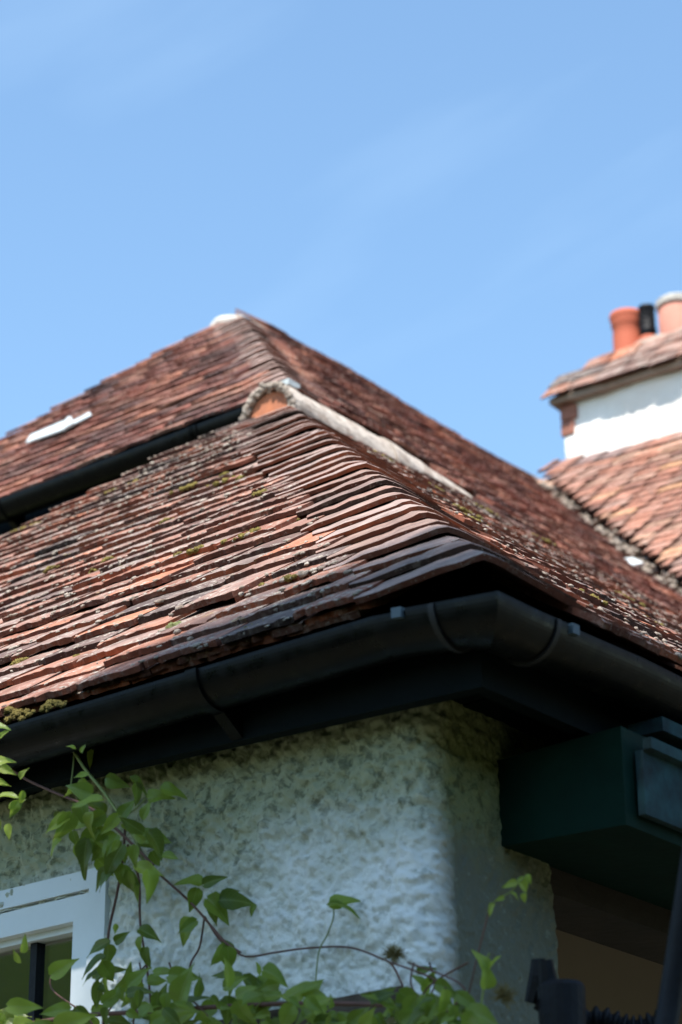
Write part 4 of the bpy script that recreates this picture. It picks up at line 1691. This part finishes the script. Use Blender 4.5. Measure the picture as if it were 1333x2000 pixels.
# dried seed heads
for (x, y) in ((770, 1865), (985, 1945)):
    mb = MB()
    c = on_wall(x, y, .06)
    for k in range(170):
        d = rng.normal(0, 1, 3) + np.array([0, 0, 0.4])
        d /= np.linalg.norm(d)
        e = rng.normal(0, 0.003, 3)
        mb.tube([c, c + d * 0.006, c + d * rng.uniform(0.008, 0.015) + e], [0.0006, 0.0005, 0.0002], 4)
    mb.build("seed_head", M_SEED, v3)

v4 = thing("climbing_vine", "thin yellow green vine shoots in front of the shaded wall return", "vine", wall_base(960), "vine shoots on the wall")
stem(v4, [(940, 2080), (938, 1990), (945, 1930), (950, 1880), (957, 1862)], 0.10, 0.002, M_STEMG)
stem(v4, [(960, 1768), (975, 1755), (1000, 1740), (1025, 1712)], 0.09, 0.0012, M_STEMG)
stem(v4, [(905, 1990), (930, 1880), (950, 1800), (960, 1768)], 0.09, 0.0014, M_STEM)
for a in [(950, 1895, 52, 110, 2, .10), (955, 1895, 50, 60, 2, .10), (950, 1930, 60, 85, 2, .10), (1015, 1715, 40, -55, 2, .09), (1010, 1722, 38, 200, 2, .09), (1030, 1708, 24, -70, 2, .09),
          (965, 1765, 32, -120, 2, .09), (985, 1752, 24, 200, 2, .09), (1022, 1745, 22, -80, 2, .09), (998, 1745, 24, -20, 2, .09)]:
    leaf(v4, *a)

# trellis behind the leaves
tr = thing("wooden_trellis", "weathered grey wooden trellis rail among the vine leaves", "trellis", wall_base(600))
for (xa, ya, xb, yb) in ((-40, 2120, 800, 1995), (-40, 2280, 800, 2150)):
    mb = MB()
    pa, pb2 = on_wall(xa, ya, .02), on_wall(xb, yb, .02)
    pb2[2] = pa[2] = (pa[2] + pb2[2]) / 2
    mb.box(pa, pb2 - pa, -VL * 0.016, Z * 0.030)
    mb.build("rail", M_TRELLIS, tr)
zt = on_wall(600, 2030, .02)[2]
for x in (120, 330, 560, 625):
    p = on_wall(x, 1985, .037)
    mb = MB()
    mb.box(np.array([p[0], p[1], 0.0]), UL * 0.022, -VL * 0.014, Z * (zt + 0.03))
    mb.build("upright", M_TRELLIS, tr)

for o in scene.objects:
    if o.type == 'MESH' and o.parent is None and 'kind' not in o.keys() and 'label' not in o.keys():
        print("UNLABELLED", o.name)

# ---- added, unseen tall hedge behind the viewpoint; it shades the wall and fills the window reflection
M_HEDGE = leaf_mat("hedge_leaf", (0.030, 0.060, 0.018), (0.05, 0.085, 0.025), (0.05, 0.045, 0.02))
hedge = thing("shade_hedge", "unseen tall dark hedge added to shade the cottage wall", "hedge", PL(0, -4.9, -C0[2]))
# the outline is set so that the hedge shades the wall, the gutters and the lowest tiles by the corner
sa, sb = float(np.array(SDIR) @ UL), float(np.array(SDIR) @ VL)
prof = []
for a, b, h in ((-0.06, 1.0, -0.03), (-0.06, 0.6, -0.03), (-0.06, 0.3, -0.03), (-0.06, 0.05, -0.03), (0.08, 0.08, 0.04), (0.15, 0.12, 0.08), (0.30, 0.08, 0.05),
                (0.46, 0.03, 0.02), (0.54, 0.0, 0.0), (0.60, -0.05, -0.06), (0.67, -0.05, -0.4)):
    t = (4.8 + b) / -sb
    prof.append((a + sa * t, C0[2] + h + SDIR[2] * t))
prof.sort()
hx = [-9.0, prof[0][0] - 0.25] + [p[0] for p in prof] + [prof[-1][0] + 0.15, 3.6, 4.4, 8.0]
hz = [3.4, 3.6] + [p[1] for p in prof] + [1.7, 1.7, 5.0, 5.0]
line = [(7.0, -4.8), (4.0, -4.8)] + [(a, -4.8) for a in np.arange(3.8, -3.3, -0.05)] + [(-3.6, -4.7), (-4.3, -4.3), (-4.9, -3.6), (-5.2, -2.6), (-5.4, -1.4), (-5.6, 0.0), (-5.9, 2.0), (-6.3, 5.0)]
core, hl = MB(), MB()
vv = []
for a, b in line:
    top = float(np.interp(a, hx, hz)) - 0.03
    back = -0.9 if b < -4.5 else -0.5
    vv += [PL(a, b, -C0[2]), PL(a, b, top - C0[2]), PL(a - (0.9 if b > -4.5 else 0), b + back, top - 0.15 - C0[2]), PL(a - (0.9 if b > -4.5 else 0), b + back, -C0[2])]
n_ = len(line)
core.add(vv, [tuple(4 * i + k for k in q) for i in range(n_ - 1) for q in ((0, 1, 5, 4), (1, 2, 6, 5), (2, 3, 7, 6))] + [(0, 3, 2, 1), (4 * n_ - 4, 4 * n_ - 3, 4 * n_ - 2, 4 * n_ - 1)])
core.build("foliage_core", M_HEDGE, hedge)
lv, lf = [], []
for k in range(15000):
    i = int(rng.integers(0, n_ - 1)) if k % 3 else int(rng.integers(2, n_ - 9))
    t = rng.random()
    a = line[i][0] * (1 - t) + line[i + 1][0] * t
    b = line[i][1] * (1 - t) + line[i + 1][1] * t
    top = float(np.interp(a, hx, hz))
    h = top * (1 - rng.random() ** 2.0)
    p = PL(a + rng.normal(0, 0.06), b + abs(rng.normal(0, 0.10)), h - C0[2])
    d1, d2 = rng.normal(0, 1, 3), rng.normal(0, 1, 3)
    d1 *= 0.055 / np.linalg.norm(d1)
    d2 *= 0.03 / np.linalg.norm(d2)
    n0 = len(lv)
    lv += [p - d1, p + d2, p + d1, p - d2]
    lf.append((n0, n0 + 1, n0 + 2, n0 + 3))
o = build("hedge_leaves", lv, lf, M_HEDGE, hedge)
o['kind'] = 'stuff'
